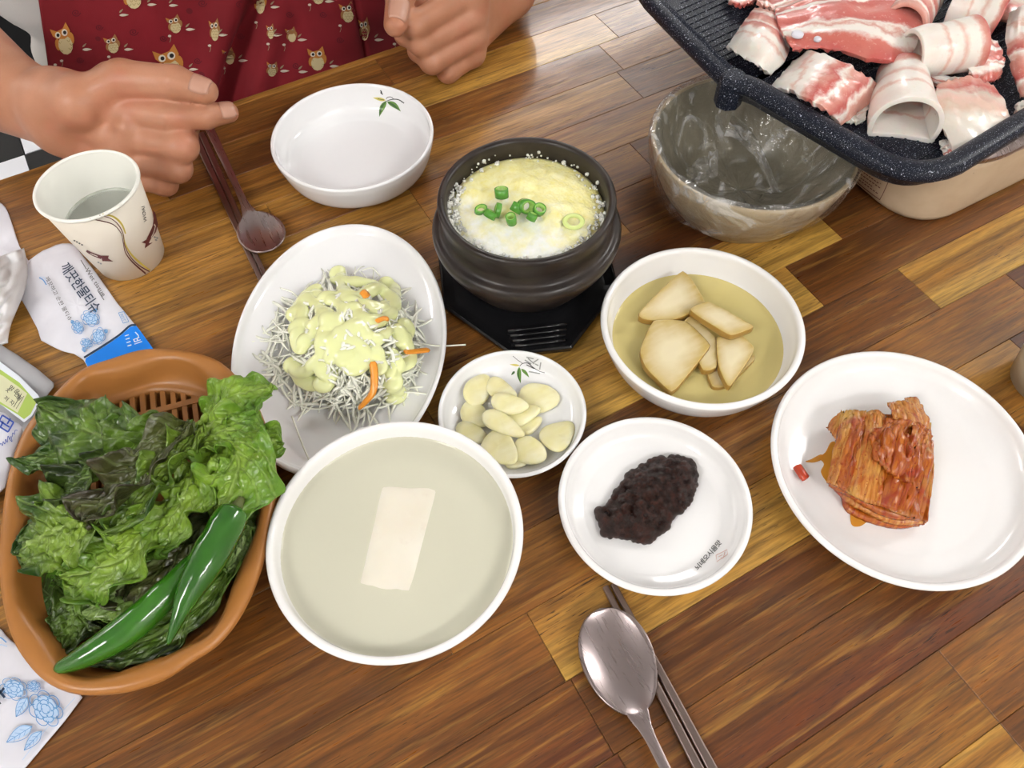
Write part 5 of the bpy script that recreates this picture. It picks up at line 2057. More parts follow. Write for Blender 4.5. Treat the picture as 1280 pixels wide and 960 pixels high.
# the loose torn-off strip and papers along the left
pouch('paper_napkin', [(-60, 232), (-20, 242), (0, 252), (6, 258), (10, 268), (16, 285), (22, 305), (30, 318), (37, 328), (20, 338), (10, 346), (-10, 356), (-70, 372)], .003, .0022, MT['packet'], 'folded white napkin lying flat at the left beyond the wipe packet', 'napkin', seed=8, wrinkle=.001)
nzp = []
for i in range(40):
    row = []
    for j in range(40):
        u, v = i/39, j/39
        x = -75+105*u*(1-.12*v)+8*math.sin(v*5); y = 318+118*v+10*math.sin(u*4)
        z = .004+.016*max(0, math.sin(PI*u)*math.sin(PI*v))+.010*abs(NZ(u*4.5, v*4.5, 2))+.004*NZ(u*11, v*11, 6)
        row.append(px(x, y, max(.002, z)))
    nzp.append(row)
v, f, uv = slab(np.array(nzp), .0008)
o = build('wet_wipe', v, f, MT['tissue'], None, px(-20, 380, 0), normals=True)
tag(o, 'crumpled white used wet wipe at the left edge of the table', 'tissue')

gp = pouch('wipe_pack', [(-70, 392), (-30, 412), (0, 430), (25, 446), (50, 464), (70, 481), (58, 495), (45, 520), (33, 545), (20, 560), (-20, 540), (-80, 500)], .004, .0065, MT['packet_grey'], 'grey wipe pack with a green label tucked under the lettuce basket', 'packet', seed=5)
mp = lambda x, y: px(x, y, .0094)
d = Decal(mp, .0004)
d.poly([(-70, 428), (-30, 430), (0, 452), (24, 470), (47, 493), (51, 500), (40, 520), (30, 528), (0, 505), (-70, 470)], 5)
d.poly([(-60, 446), (-20, 450), (2, 463), (24, 478), (43, 500), (45, 504), (38, 518), (30, 524), (22, 518), (0, 505), (-60, 480)], 7, .0001)
d.poly([(-30, 452), (4, 470), (24, 484), (34, 492), (22, 516), (0, 502), (-30, 485)], 8, .0002)
for k, (t, x, y) in enumerate((('ㅈ', 5, 488), ('맑', 10, 485), ('은', 17, 489))): d.text(t, (x, y), A([5.5, 5.0]), A([4.6, -5.2])*1.05, 1, .0003, bold=.01)
for k, (t, x, y) in enumerate((('저', 4, 498), ('자', 11, 503), ('연', 17, 493), ('원', 20, 497))): d.text(t, (x, y), A([5.2, 4.6]), A([4.4, -5.2])*1.0, 1, .0003, bold=.01)
d.stroke([(17, 509), (27, 492)], .8, 1, smooth=False, up=.0003); d.stroke([(20, 511), (30, 495)], .6, 1, smooth=False, up=.0003)
d.build('label_print', INKS+[MT['label_green'], MT['label_cream']], gp)

wp = pouch('wipe_pack', [(-70, 470), (-20, 500), (0, 511), (14, 521), (30, 532), (16, 575), (6, 610), (-30, 640), (-90, 640)], .006, .006, MT['packet'], 'white wipe pack with a royal blue emblem beside the basket', 'packet', seed=6)
mp = lambda x, y: px(x, y, .0112)
d = Decal(mp, .0004)
for q in ([(3, 519), (17, 528)], [(17, 528), (10, 540)], [(10, 540), (-4, 531)], [(-4, 531), (3, 519)], [(1, 527), (12, 534)], [(0, 535), (4, 527)], [(9, 530), (13, 523)], [(-3, 524), (3, 528)]): d.stroke(q, 2.0, 6, smooth=False)
d.stroke([(-2, 560), (1, 554), (3, 557), (4, 552), (6, 555), (7, 549), (9, 553), (10, 545), (12, 549), (13, 546), (15, 546), (16, 541), (18, 543), (19, 538), (22, 538)], .8, 6, 5); d.stroke([(12, 549), (15, 552), (14, 547)], .7, 6)
d.build('emblem_print', INKS, wp)

bp = pouch('wet_wipe_packet', [(-90, 740), (-30, 765), (0, 786), (8, 796), (60, 842), (103, 869), (80, 900), (52, 933), (28, 962), (-10, 1000), (-120, 950)], .003, .0030, MT['packet'], 'white wet wipe packet with blue roses at the near left corner', 'packet', seed=12, wrinkle=.0006)
mp = lambda x, y: px(x, y, .0050)
d = Decal(mp, .0002)
rose(d, 17, 861, 16, 2, 3, .3); rose(d, 57, 886, 22, 2, 3, .9); rose(d, 42, 858, 8, 2, 3, .2)
leafline(d, (34, 872), (20, 896), 7, 2, 3); leafline(d, (40, 908), (8, 928), 8, 2, 3); leafline(d, (52, 914), (30, 938), 6, 2, 3)
d.stroke([(-6, 858), (6, 872)], 3.2, 0, smooth=False, up=.0002); d.stroke([(5, 860), (-8, 876)], 3.0, 0, smooth=False, up=.0002)
d.stroke([(-10, 800), (0, 797), (8, 803)], 1.6, 2); d.stroke([(-10, 812), (0, 806), (9, 808)], 1.2, 3); d.stroke([(-4, 872), (1, 880)], 1.4, 1)
d.stroke([(94, 872), (60, 908), (28, 950)], .7, 3, smooth=False)
d.build('packet_print', INKS, bp)

# ---------------------------------------------------------------- lettuce basket
BK = [(180, 435), (140, 446), (98, 462), (62, 496), (30, 534), (12, 580), (3, 625), (-3, 690), (0, 745), (12, 795), (34, 832), (62, 856), (98, 867), (150, 865), (200, 850), (238, 826), (272, 803), (303, 762), (326, 707), (339, 648), (345, 598), (336, 545), (318, 498), (295, 468), (268, 447), (225, 436)]
ZR = .050
bo = resample(catmull([px(x, y, ZR) for x, y in BK], 8, True), 160, True)
bc = bo.mean(0)
t = np.roll(bo, -1, 0)-np.roll(bo, 1, 0); t /= np.linalg.norm(t, axis=1, keepdims=True)
nin = np.stack([-t[:, 1], t[:, 0], 0*t[:, 0]], 1)
if ((bc-bo)*nin).sum() < 0: nin = -nin
s_ = np.linspace(0, 2*PI, 160, endpoint=False)
wav = .0016*np.sin(8*s_+.7)                      # scalloped inner edge
def ring_(d, z, wf=0.0, shrink=0.0):
    L = bo+nin*(d+wf*wav[:, None]/.0016*.0016) if wf else bo+nin*d
    L = bc+(L-bc)*(1-shrink)
    L = L.copy(); L[:, 2] = z
    return L
loops = [ring_(.034, .0, 0, .06), ring_(.024, .003, 0, .04), ring_(.010, .030), ring_(.0020, .042), ring_(0, .0465), ring_(.0006, .0492), ring_(.0035, .0505), ring_(.0075, .0500, .8), ring_(.0105, .0475, 1.4), ring_(.0122, .0425, 1.8), ring_(.0140, .0370, 1.0), ring_(.0160, .0325, 0), ring_(.0185, .0312, 0), ring_(.0225, .0312, 0), ring_(.0225, .0275, 0), ring_(.024, .020, 0, .03), ring_(.034, .0, 0, .06)]
basket = empty('basket', (bc[0], bc[1], 0), 'brown plastic basket heaped with lettuce and green chilies', 'basket')
v, f = loops_mesh(loops)
build('shell', v, f, MT['brown_plastic'], basket, normals=True)
# slatted bottom
inner = ring_(.0215, .02, 0)
ipoly = inner[:, :2]
ux = px(262, 470, .029)[:2]-px(170, 494, .029)[:2]; ux /= np.linalg.norm(ux); uy = A([-ux[1], ux[0]])
if uy@(bc[:2]-px(215, 470, .029)[:2]) < 0: uy = -uy
org = px(215, 474, .029)[:2]
mb = MB()
def clip_line(p, d):
    """stretch of the line p + t d inside the basket bottom"""
    ts = []
    for i in range(len(ipoly)):
        a, b = ipoly[i], ipoly[(i+1) % len(ipoly)]
        M2 = np.array([[d[0], a[0]-b[0]], [d[1], a[1]-b[1]]])
        det = np.linalg.det(M2)
        if abs(det) < 1e-12: continue
        q = np.linalg.solve(M2, a-p)
        if 0 <= q[1] < 1: ts.append(q[0])
    return sorted(ts)
sl = []
for k in range(-16, 17):
    p = org+ux*k*.0066
    ts = clip_line(p, uy)
    if len(ts) >= 2: sl.append((p+uy*ts[0], p+uy*ts[-1], .0016))
rails = []
for k in range(0, 7):
    p = org+uy*(k*.028-.004)
    ts = clip_line(p, ux)
    if len(ts) >= 2: rails.append((p+ux*ts[0], p+ux*ts[-1], .0022))
for (a, b, w) in sl+rails:
    dd = (b-a)/np.linalg.norm(b-a); s = A([-dd[1], dd[0]])*w
    hgt = .0308 if w < .002 else .0314
    vs = [(*(q+s*sg), zz) for zz in (.0278, hgt) for q, sg in ((a, -1), (b, -1), (b, 1), (a, 1))]
    m1 = MB().add(vs, [(3, 2, 1, 0), (4, 5, 6, 7), (0, 1, 5, 4), (1, 2, 6, 5), (2, 3, 7, 6), (3, 0, 4, 7)])
    m1.build('slat' if w < .002 else 'rail', MT['brown_plastic'], basket, smooth=False)


# lettuce leaves
def leaf(spine, widths, light, dark, label, seed, ruf=.006, cup=0.0, th=.0006, name='lettuce_leaf', fold=0.0, droop=0.0, twist=0.0):
    """spine: (x, y, z) picture controls from the stalk to the tip; widths: half widths in picture pixels"""
    S = catmull([px(*q) for q in spine], 14)
    nU, nV = 60, 41
    S = resample(S, nU)
    W = np.interp(np.linspace(0, 1, nU), np.linspace(0, 1, len(widths)), widths)/1.75/1000
    # round off the tip and the stalk
    u = np.linspace(0, 1, nU)
    W = W*np.sqrt(np.clip(1-np.clip((u-.80)/.2, 0, 1)**2.2, .0, 1))*np.sqrt(np.clip(u/.06+.12, 0, 1))+.0008
    T = np.gradient(S, axis=0); T /= np.linalg.norm(T, axis=1, keepdims=True)
    upv = A([0, 0, 1.0])
    B = np.cross(T, upv); B /= np.linalg.norm(B, axis=1, keepdims=True)
    Nn = np.cross(B, T)
    P = np.zeros((nU, nV, 3))
    r = np.random.RandomState(seed)
    o1 = r.rand(4)*20
    for j, v_ in enumerate(np.linspace(-1, 1, nV)):
        e = abs(v_)
        lob = 1+.20*NZ(u*7+o1[0], np.sign(v_)*3.0+o1[1], 1.0)*(e > 0)+.10*NZ(u*17+o1[2], np.sign(v_)*5, 4)
        lat = W*v_*lob
        # ruffles grow towards the margin
        ph = 6*u+o1[3]
        rz = .82*ruf*e**1.7*(NZ(u*6.0+o1[0], v_*1.4+o1[1], seed % 9)*1.6+.8*np.sin(u*24+o1[2]+2.5*NZ(u*5, v_, 2))*e)
        blis = .0024*NZ(u*15+o1[1], v_*7+o1[2], 3)*(1-.3*e)+.0016*NZ(u*30, v_*14+o1[0], 5)
        zz = cup*W*v_*v_*2+rz+blis-droop*e*e*W
        fo_ = fold*v_
        P[:, j] = S+B*(lat*math.cos(fo_))[:, None]+Nn*(zz+W*abs(math.sin(fo_))*e+twist*lat)[:, None]
        P[:, j] += T*(.004*NZ(u*9+o1[3], v_*4, 6)*e)[:, None]
    P[..., 2] = np.maximum(P[..., 2], .0335+.002*NZ(P[..., 0]*60, P[..., 1]*60, 1))
    vv, f, uv = slab(P, th)
    o = build(name, vv, f, MT['lettuce'], None, S[0], uv=uv, normals=True)
    o['tone_light'] = list(light); o['tone_dark'] = list(dark)
    return tag(o, label, 'lettuce', 'lettuce leaves in the basket')


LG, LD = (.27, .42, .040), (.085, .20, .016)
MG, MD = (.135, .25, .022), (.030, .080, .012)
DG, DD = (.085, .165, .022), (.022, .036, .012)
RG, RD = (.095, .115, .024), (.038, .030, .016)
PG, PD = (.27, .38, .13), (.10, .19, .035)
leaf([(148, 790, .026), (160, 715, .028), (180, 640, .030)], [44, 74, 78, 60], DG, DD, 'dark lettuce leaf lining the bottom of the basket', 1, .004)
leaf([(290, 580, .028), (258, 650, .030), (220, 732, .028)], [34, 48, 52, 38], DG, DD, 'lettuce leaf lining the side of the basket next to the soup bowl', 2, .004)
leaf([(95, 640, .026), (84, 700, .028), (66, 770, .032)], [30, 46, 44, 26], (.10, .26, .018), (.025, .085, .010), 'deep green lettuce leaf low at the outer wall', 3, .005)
leaf([(304, 655, .036), (286, 712, .040), (238, 764, .042), (168, 806, .040), (105, 824, .038)], [10, 18, 22, 20, 12], MG, DD, 'long lettuce leaf under the chilies along the near wall', 4, .006)
leaf([(300, 640, .036), (302, 678, .042), (286, 716, .042)], [14, 20, 15], PG, MG, 'lettuce piece against the wall beside the chili stalk', 17, .006)
leaf([(228, 665, .040), (165, 725, .048), (105, 768, .048)], [18, 34, 34, 20], PG, MG, 'pale grey green lettuce leaf lying beside the long chili', 5, .004)
leaf([(140, 730, .038), (100, 760, .040), (78, 812, .038)], [20, 32, 30, 14], MG, DD, 'dark green lettuce leaf at the outer near corner', 6, .005)
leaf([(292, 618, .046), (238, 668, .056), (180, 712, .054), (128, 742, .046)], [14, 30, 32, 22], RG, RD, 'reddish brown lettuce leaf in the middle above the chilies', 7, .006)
leaf([(212, 622, .056), (180, 665, .062), (140, 705, .060), (76, 722, .052)], [14, 30, 36, 26], LG, LD, 'bright frilly lettuce leaf with curled edge over the heap middle', 8, .010)
leaf([(140, 640, .054), (90, 655, .060), (50, 672, .058), (18, 694, .052)], [20, 36, 42, 30], LG, MD, 'bright curled lettuce leaf at the outer wall of the basket', 9, .010)
leaf([(222, 548, .050), (150, 556, .058), (80, 570, .058), (18, 574, .062)], [18, 30, 28, 10], MG, MD, 'green lettuce leaf pointing out over the wall towards the wipe packs', 10, .007)
leaf([(244, 540, .056), (190, 566, .064), (130, 548, .067), (48, 508, .064)], [12, 30, 45, 31], (.150, .27, .026), (.030, .070, .014), 'broad dark green crinkled lettuce leaf across the far outer side', 11, .009, -.05)
leaf([(238, 556, .058), (268, 518, .064), (295, 496, .064), (340, 482, .062)], [14, 28, 30, 22], (.30, .46, .050), (.13, .28, .022), 'light green lettuce leaf reaching over onto the oval plate', 12, .009)
leaf([(232, 566, .062), (275, 540, .068), (312, 542, .064), (354, 556, .054)], [12, 22, 26, 16], (.31, .47, .055), (.13, .28, .022), 'light green lettuce tip hanging over the basket wall by the salad', 13, .008)
leaf([(262, 536, .060), (296, 570, .070), (288, 612, .069), (270, 652, .058)], [20, 34, 42, 28], (.31, .47, .050), (.12, .27, .020), 'large bright lettuce leaf above the chili stalk', 14, .009)
leaf([(242, 576, .064), (230, 620, .070), (202, 662, .065), (168, 696, .056)], [12, 26, 28, 14], (.27, .42, .040), LD, 'bright lettuce leaf with a folded rim in the heap centre', 15, .010)
leaf([(238, 530, .072), (200, 568, .079), (162, 606, .079), (104, 652, .066)], [9, 19, 22, 17], RG, RD, 'dark folded reddish lettuce leaf lying on top of the heap', 16, .008, .55)
leaf([(250, 540, .066), (215, 582, .074), (178, 628, .072), (140, 668, .062)], [8, 16, 18, 12], LG, MD, 'narrow folded green lettuce leaf next to the dark folded one', 19, .008, .5)
leaf([(210, 536, .066), (165, 560, .072), (112, 596, .068), (70, 622, .060)], [10, 20, 24, 18], MG, DD, 'half rolled lettuce leaf under the dark folded one', 20, .008, .35)
leaf([(104, 606, .054), (80, 614, .058), (52, 622, .056)], [12, 18, 12], LG, MD, 'small lettuce tip at the outer wall under the pointing leaf', 18, .007)


# chilies
def chili(pts, rads, label, stem_dir):
    S = catmull([px(*q) for q in pts], 12)
    S = resample(S, 60)
    R = np.interp(np.linspace(0, 1, 60), np.linspace(0, 1, len(rads)), rads)
    R = R*(1+.05*NZ(np.linspace(0, 9, 60), 1.5, stem_dir))
    R[0] *= .45; R[1] *= .8; R[-1] = .0006
    root = empty('green_chili', S[0], label, 'chili', 'green chilies in the basket')
    b = MB(); b.tube(S, list(R), 18)
    b.build('fruit', MT['chili'], root)
    d0 = S[0]-S[2]; d0 /= np.linalg.norm(d0)
    b = MB(); b.tube([S[0]+d0*q for q in (-.001, .003, .006)], [R[1]*.62, .0028, .0020], 10)
    b.build('stem', MT['chili_stem'], root)
    return root


chili([(68, 838, .048), (110, 818, .052), (160, 786, .054), (205, 745, .056), (240, 705, .058), (262, 685, .058)], [.0030, .0062, .0082, .0088, .0082, .0062, .003], 'long green chili lying along the near wall of the basket', 1)
chili([(296, 634, .070), (284, 655, .070), (262, 695, .069), (238, 738, .066), (222, 775, .062), (210, 806, .056)], [.0078, .0100, .0104, .0090, .0064, .0036, .001], 'shorter green chili crossing over the long one, tip downward', 5)

# ---------------------------------------------------------------- stoneware bowl lined with a clear bag
C_LB = A([.392, .331])
prof = [(0, .004), (.036, .004), (.038, 0), (.042, 0), (.046, .004), (.060, .020), (.0715, .042), (.0775, .062), (.0785, .069), (.0770, .0705), (.0755, .069), (.0735, .060), (.0665, .041), (.055, .022), (.040, .010), (0, .008)]
prof = [prof[0]]+[tuple(p) for p in catmull([(a, b, 0) for a, b in prof[1:]], 4)[:, :2]]
ip = max(range(len(prof)), key=lambda i: prof[i][1])
lb_ = lathe('lined_bowl', (*C_LB, 0), prof, [MT['stoneware'], MT['stoneware_in_shaded']], None, 96, label='beige stoneware bowl for waste under the corner of the grill pan', cat='bowl')
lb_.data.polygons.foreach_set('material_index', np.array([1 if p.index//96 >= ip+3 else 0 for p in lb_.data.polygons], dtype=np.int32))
th = np.linspace(0, 2*PI, 220, endpoint=False)
bagp = catmull([(a, b, 0) for a, b in [(.0672, .026), (.0718, .036), (.0772, .052), (.0796, .065), (.0790, .0722), (.0768, .0730), (.0742, .070), (.0712, .060), (.062, .042), (.050, .028), (.036, .0200), (.015, .0170), (0, .0165)]], 4)[:, :2]
loops = []
for k, (r, z) in enumerate(bagp):
    fr = k/len(bagp)
    fold_ = NZ(np.cos(th)*3.1+fr*5, np.sin(th)*3.1+fr*2, 2.0)
    fine_ = NZ(np.cos(th)*11+fr*9, np.sin(th)*11, fr*12)
    if k <= 18:
        rr_ = r+.0006+.0011*np.abs(fold_)+.0008*np.abs(fine_)
        zz = z+(.008*NZ(np.cos(th)*2, np.sin(th)*2, 5)*max(0, 1-k/9))+.0010*fine_
    else:
        w = min(1, (k-18)/9)
        rr_ = r-.0010*w-w*.0065*np.clip(fold_+.15, 0, 1)*(r > .02)-.0014*np.abs(fine_)*w*(r > .02)
        zz = z+w*(.0040*np.abs(fold_)+.0014*fine_)
    if r < 1e-6: rr_, zz = 0*th, 0*th+z+.001
    loops.append(np.stack([C_LB[0]+rr_*np.cos(th), C_LB[1]+rr_*np.sin(th), np.maximum(zz, .0120)], 1))
v, f = loops_mesh(loops)
bag = build('plastic_bag', v, f, MT['film'], None, (*C_LB, .012))
tag(bag, 'thin clear plastic bag lining the stoneware bowl and folded over its rim', 'bag')
# crumpled flaps of film inside the bowl
fl = []
for i in range(14):
    fl.append([px(858+38*(i/13)+3*math.sin(i), 208+34*(j/13)-22*(i/13)+2*math.sin(i*1.7+j), .040+.010*NZ(i*.6, j*.6, 2)) for j in range(14)])
v, f, _ = grid_mesh(np.array(fl)); build('film_flap', v, f, MT['film_creased'], bag)
fl = []
for i in range(16):
    fl.append([px(905+60*(i/15)**.8+10*(j/9), 170+70*(i/15)**1.6-26*(j/9)*(1-i/15), .042-.012*(i/15)+.006*NZ(i*.5, j*.5, 8)) for j in range(10)])
v, f, _ = grid_mesh(np.array(fl)); build('film_flap', v, f, MT['film_creased'], bag)

# ---------------------------------------------------------------- tabletop grill
def rpoly(pts, rads, n=7):
    """polygon with rounded corners"""
    out = []
    N_ = len(pts)
    for i in range(N_):
        p, a, b = A(pts[i], float), A(pts[i-1], float), A(pts[(i+1) % N_], float)
        u, v = (a-p)/np.linalg.norm(a-p), (b-p)/np.linalg.norm(b-p)
        r = rads[i]
        s, e = p+u*r, p+v*r
        for t in np.linspace(0, 1, n):
            out.append((1-t)**2*s+2*t*(1-t)*(p*.86+.14*(s+e)/2*1.0)+t*t*e)
    return np.array(out)
# pan outline in its own frame: both ends come to a blunt point where the handles are
GW, GH, GA = .385, .320, .026
path = rpoly([(0, 0), (GW, 0), (GW+GA-.007, .150), (GW+GA+.002, .158), (GW, GH), (0, GH), (-GA-.002, .158), (-GA+.007, .150)],
             [.042, .042, .005, .006, .042, .042, .006, .005])
ROT = math.radians(5.5)
GO = A([.422, .205])
def tilt_(q):
    q = np.array(q, float); c_, s_2 = math.cos(ROT), math.sin(ROT)
    d_ = q[..., :2].copy()
    q[..., 0], q[..., 1] = GO[0]+c_*d_[..., 0]-s_2*d_[..., 1], GO[1]+s_2*d_[..., 0]+c_*d_[..., 1]
    return q
path = tilt_(path)
t = np.roll(path, -1, 0)-np.roll(path, 1, 0); t /= np.linalg.norm(t, axis=1, keepdims=True)
ni = np.stack([-t[:, 1], t[:, 0]], 1)           # points inward (the path runs counter-clockwise)
ZP = .105
def pl(dn, z):
    q = path+ni*dn
    return np.column_stack([q, np.full(len(q), z)])
grill = empty('grill_pan', (.61, .38, .08), 'dark speckled rectangular grill pan covered with raw pork slices', 'pan')
loops = [pl(.0165, .080), pl(.0130, .0835), pl(.0085, .093), pl(.0030, .0945), pl(.0004, .0975), pl(0, .1010), pl(.0010, .1040), pl(.0035, .1056), pl(.0085, .1060), pl(.0135, .1054), pl(.0160, .1036), pl(.0172, .1005), pl(.0182, .0965), pl(.0198, .0915), pl(.0220, .0890)]
v, f = loops_mesh(loops)
build('rim', v, f, MT['speckle'], grill, normals=True)
last = pl(.0215, .0890); first = pl(.0170, .0800)
vv = list(map(tuple, last))+list(map(tuple, first))
n_ = len(last)
ff = [tuple(range(n_)), tuple(range(n_, 2*n_))[::-1]]
cs = build('cooking_surface', vv, ff, MT['speckle'], grill, smooth=False, normals=False)
for k in range(60):
    v_ = .024+k*.0068
    if v_ > GH-.024: break
    q_ = GA*(1-abs(v_-.16)/.16)
    xa, xb = .028-q_, GW-.028+q_
    if v_ < .045 or v_ > GH-.045: xa += .012; xb -= .012
    b = MB(); b.tube(list(tilt_([(xa, v_, .0886), (xa+.003, v_, .0890), ((xa+xb)/2, v_, .0890), (xb-.003, v_, .0890), (xb, v_, .0886)])), .0008, 6)
    b.build('ridge', MT['speckle'], grill)
# blunt ends of the handle rims
for (x, y) in ((-GA+.0085, .163), (GW+GA-.0085, .163)):
    x, y, _ = tilt_((x, y, 0))
    b = MB(); b.tube([(x, y, .0800), (x, y, .0815), (x, y, .1025), (x, y, .1050), (x, y, .1060)], [.0092, .0108, .0110, .0100, .0075], 8)
    bevel(b.build('handle_end', MT['speckle'], grill, smooth=False), .0015, 2)
base = empty('tabletop_stove', (.62, .38, 0), 'cream enamel tabletop stove body under the grill pan', 'stove')
bpth = resample(rpoly([(.496, .2315), (.740, .2315), (.740, .520), (.496, .520)], [.042]*4, 9), 200, True)
tb = np.roll(bpth, -1, 0)-np.roll(bpth, 1, 0); tb /= np.linalg.norm(tb, axis=1, keepdims=True)
nb = np.stack([-tb[:, 1], tb[:, 0]], 1)
def bl(dn, z):
    q = bpth+nb*dn
    return np.column_stack([q, np.full(len(q), z)])
v, f = loops_mesh([bl(.006, .0006), bl(.001, .0018), bl(0, .006), bl(-.004, .040), bl(-.006, .060), bl(-.0055, .066), bl(-.001, .0685), bl(.03, .069)], True, True)
build('body', v, f, MT['grill_base'], base, normals=True)
v, f = loops_mesh([bl(-.004, .0685), bl(-.010, .070), bl(-.011, .076), bl(-.004, .0795), bl(.03, .0798)], True, True)
build('drip_collar', v, f, MT['steel_worn'], base, normals=True)


def on_side(x, y):
    """the left flank of the stove body"""
    dd = ray(x, y)
    p0 = A([.496, .30, 0]); nr = A([1.0, 0, 0])
    tt = (nr@(p0-CAM))/(nr@dd)
    for _ in range(3):
        z = (CAM+tt*dd)[2]
        q = p0-nr*(.004*float(np.clip((z-.006)/.034, 0, 1)))
        tt = (nr@(q-CAM))/(nr@dd)
    return CAM+tt*dd


d = Decal(on_side, .0004)
d.stroke([(1068, 212), (1068, 224), (1096, 247), (1101, 247), (1111, 226)], .8, 0, 5)
for k, (a, b) in enumerate((((1073, 211), (1098, 229)), ((1072, 215), (1100, 235)), ((1071, 219), (1090, 233)), ((1070, 222), (1097, 242)))):
    a, b = A(a, float), A(b, float)
    for q in np.arange(0, 1, .13): d.stroke([a+(b-a)*q, a+(b-a)*(q+.09)], 1.1, 0, smooth=False)
d.build('printed_label', [MT['ink_brown']], base)


# ---------------------------------------------------------------- pork slices
MEATS = 'raw pork slices on the grill pan'


def meat_grid(ctrl, m, label, th=.0032, n=7, amp=.0012, seed=0, flip=False, across=False):
    """ctrl: rows of (x, y, z) picture controls; colour bands run along the rows"""
    rows = [catmull([px(*q) for q in r], n) for r in ctrl]
    mx = 40
    G_ = np.array([resample(r, mx) for r in rows])
    G2 = np.stack([catmull(list(G_[:, j]), n) for j in range(mx)], 1)
    a = G2.shape[0]
    G2 = np.stack([resample(G2[:, j], 40) for j in range(mx)], 1)
    U, V = np.meshgrid(np.linspace(0, 1, 40), np.linspace(0, 1, mx), indexing='ij')
    N_ = grid_normals(G2)
    if N_[..., 2].mean() < 0: N_ = -N_
    G2 = G2+N_*(amp*(NZ(U*5+seed, V*5, seed)+.5*NZ(U*12, V*12+seed, 3)))[..., None]
    e = .0016
    edge = np.minimum(np.minimum(U, 1-U), np.minimum(V, 1-V)) < .001
    G2 = G2+(edge[..., None]*A([1, 1, 0]))*(e*NZ(U*20+seed, V*20, 5))[..., None]
    G2[..., 2] = np.maximum(G2[..., 2], .0905)
    v, f, uv = slab(G2, th)
    uv2 = uv[:, ::-1] if not flip else uv[:, ::-1]*A([1, -1])+A([0, 1])
    if across: uv2 = uv*(A([1, -1]) if flip else 1)+(A([0, 1]) if flip else 0)
    o = build('pork_slice', v, f, m, None, G2.mean((0, 1))*A([1, 1, 0])+A([0, 0, .09]), uv=uv2, normals=True)
    bevel(o, .0008, 2)
    return tag(o, label, 'meat', MEATS)


def meat_roll(p0, p1, r0, r1, m, label, a0=-40, a1=220, th=.0034, zc=None, seed=0, flip=False, drop=0.0, bands='axis'):
    """a slice bent into a roll whose axis runs p0 -> p1 (picture x, y, z); r in metres"""
    p0, p1 = px(*p0), px(*p1)
    d_ = (p1-p0); L = np.linalg.norm(d_); d_ /= L
    s = np.cross(d_, A([0, 0, 1])); s /= np.linalg.norm(s)
    u = np.cross(s, d_)
    n1, n2 = 36, 52
    P = np.zeros((n1, n2, 3))
    for i, t in enumerate(np.linspace(0, 1, n1)):
        for j, w in enumerate(np.linspace(0, 1, n2)):
            an = math.radians(a0+(a1-a0)*w)
            r = (r0+(r1-r0)*t)*(1+.05*NZ(t*4+seed, w*5, seed))*(1+drop*(w-.5))
            lg = 1+.05*NZ(w*5+seed, 2.0, seed+1)
            P[i, j] = p0+d_*L*(.5+(t-.5)*lg)+s*r*math.cos(an)+u*r*math.sin(an)
    P[..., 2] = np.maximum(P[..., 2], .0905)
    v, f, uv = slab(P, th)
    nrm = uv.copy()
    uv2 = uv if bands == 'axis' else uv
    uv2 = uv2[:, ::-1] if bands == 'axis' else uv2
    if flip: uv2 = uv2*A([1, -1])+A([0, 1])
    o = build('pork_slice', v, f, m, None, ((p0+p1)/2)*A([1, 1, 0])+A([0, 0, .09]), uv=uv2, normals=True)
    bevel(o, .0008, 2)
    return tag(o, label, 'meat', MEATS)


BEL, FATR, LOIN, CLR = MT['meat_belly'], MT['meat_fat'], MT['meat_loin'], MT['meat_clear']
Z0 = .092
# lower layer
meat_grid([[(1130, 62, Z0+.004), (1165, 95, Z0+.004), (1215, 100, Z0+.004)], [(1140, 80, Z0+.004), (1175, 108, Z0+.003), (1232, 104, Z0+.003)]], BEL, 'pink slice almost hidden under the wide open roll', seed=3)
meat_grid([[(1048, 122, Z0), (1075, 115, Z0), (1092, 104, Z0+.004)], [(1050, 150, Z0), (1072, 154, Z0), (1080, 150, Z0)]], BEL, 'pink flap of pork below the striped folded slice', seed=5, flip=True)
# glassy fatty slice in front
meat_grid([[(1172, 106, .104), (1205, 98, .104), (1240, 108, .100)], [(1170, 118, .110), (1210, 118, .106), (1252, 125, .099)], [(1172, 142, .108), (1212, 150, .106), (1258, 142, .100)], [(1184, 172, .100), (1220, 176, .101), (1262, 152, .098)], [(1196, 198, .094), (1212, 192, .095), (1240, 172, .096)]], CLR, 'limp glassy slice of fatty pork near the rim corner of the pan', th=.0026, seed=7, flip=True)
meat_grid([[(1176, 178, .0935), (1184, 176, .0935)], [(1181, 192, .0935), (1190, 190, .0935)], [(1182, 208, .093), (1196, 202, .093)]], MT['meat_belly'], 'small pink tail of pork touching the pan rim', th=.003, seed=9)
# big loin slice
meat_grid([[(968, 10, .105), (1040, -14, .112), (1110, -22, .112), (1160, -14, .108)], [(972, 30, .108), (1040, 12, .116), (1110, 8, .116), (1156, 22, .112)], [(982, 48, .108), (1040, 38, .117), (1100, 42, .117), (1146, 52, .112)], [(992, 62, .104), (1040, 62, .112), (1090, 74, .113), (1128, 84, .106)]], LOIN, 'large flat pork loin slice with red centre and white rim', th=.004, amp=.0018, seed=11, flip=True)
for (x, y, r, l) in ((997, 43, .0045, 'round white bone end in the loin slice at its left tip'), (1022, 49, .0028, 'small white bone spot beside the round bone end')):
    c = px(x, y, .1135)
    b = lathe('bone_end', c, [(0, -.0015), (r, -.001), (r*1.02, .0006), (r*.8, .0013), (0, .0016)], MT['bone'], None, 20)
    b['label'] = l; b['category'] = 'bone'
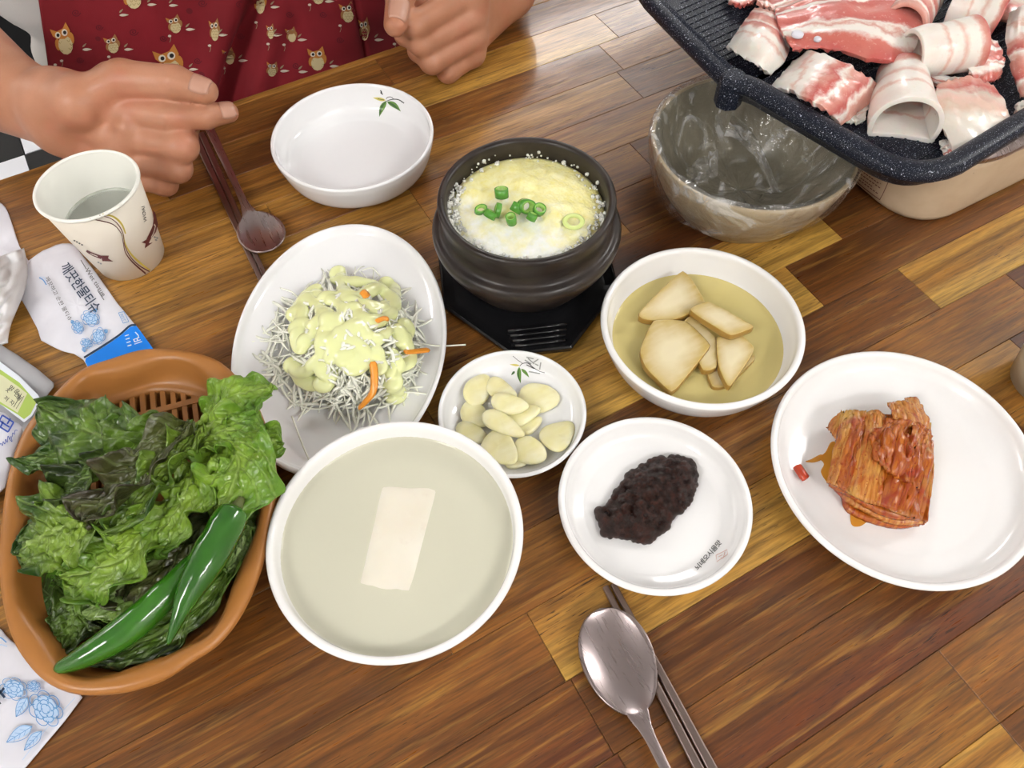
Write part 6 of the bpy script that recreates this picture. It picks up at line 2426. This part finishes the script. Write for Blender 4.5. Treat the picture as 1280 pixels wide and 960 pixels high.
# folded striped slice in front of it
meat_grid([[(998, 74, .093), (1014, 66, .106), (1042, 74, .113), (1076, 93, .109), (1104, 111, .095)], [(980, 94, .093), (1000, 88, .106), (1030, 100, .113), (1058, 118, .108), (1078, 134, .094)], [(962, 114, .093), (984, 113, .104), (1012, 126, .110), (1036, 142, .104), (1050, 156, .092)]], BEL, 'broad striped slice folded over beside the pan rim', th=.0036, amp=.0009, seed=13, across=True)
# short roll at the left
meat_grid([[(909, 60, .0935), (924, 69, .101), (945, 82, .102), (963, 93, .0935)], [(921, 44, .097), (938, 51, .109), (960, 64, .109), (978, 77, .096)], [(934, 26, .097), (951, 32, .109), (970, 44, .108), (986, 59, .095)], [(944, 13, .094), (958, 15, .101), (972, 24, .101), (985, 38, .094)]], BEL, 'short striped fold of pork at the end of the pan nearest the handle', th=.0038, amp=.0009, seed=15)
# open arch near the rim
meat_roll((1126, 92, .098), (1130, 160, .0985), .0155, .0235, FATR, 'white arched roll open towards the table, near the pan rim', a0=-165, a1=194, seed=17, bands='axis', flip=True)
# wide open roll
meat_roll((1138, 68, .111), (1216, 54, .113), .0165, .0180, FATR, 'pale wide roll open towards the far end, upon other slices', a0=-90, a1=255, seed=19, bands='axis')
# rear rolls
meat_grid([[(1196, 56, .106), (1222, 48, .110), (1244, 54, .106)], [(1206, 80, .106), (1232, 74, .108), (1254, 78, .104)], [(1218, 104, .098), (1236, 102, .098), (1250, 96, .098)]], LOIN, 'small red slice with bone ends to the side of the wide roll', seed=21, flip=True)
meat_roll((1188, 8, .103), (1250, 24, .104), .0230, .0210, FATR, 'bulky white roll behind the small red slice', a0=-10, a1=190, seed=23)
meat_roll((1150, -4, .103), (1128, 34, .108), .0170, .0160, BEL, 'pink roll leaning behind the large loin slice', a0=-10, a1=200, seed=25)
meat_grid([[(1262, 18, .108), (1282, 8, .114), (1310, 10, .110)], [(1258, 50, .108), (1280, 44, .115), (1310, 46, .110)], [(1264, 80, .104), (1282, 84, .108), (1312, 86, .104)], [(1276, 120, .096), (1290, 124, .097), (1316, 120, .096)]], BEL, 'red and white slice drooping at the far right end of the pan', seed=27)
meat_grid([[(1270, 132, .094), (1300, 128, .095)], [(1268, 152, .094), (1300, 156, .094)]], CLR, 'white fat edge of pork at the right border', seed=29)
meat_grid([[(905, -14, .096), (925, -20, .098), (950, -24, .096)], [(912, 4, .095), (928, 8, .096), (946, 0, .095)]], FATR, 'white end of a slice at the far left of the pan', seed=31)
meat_grid([[(948, -22, .098), (975, -30, .102), (1010, -40, .100)], [(946, 6, .098), (972, 14, .103), (1000, 2, .106)]], BEL, 'pink slice tucked behind the short striped roll', seed=33)
meat_grid([[(1200, -40, .100), (1250, -44, .103), (1300, -40, .1)], [(1210, -8, .100), (1255, 0, .106), (1300, -6, .1)], [(1230, 20, .1), (1262, 26, .102), (1300, 20, .1)]], CLR, 'pale slice at the back of the pan behind the rolls', seed=35)
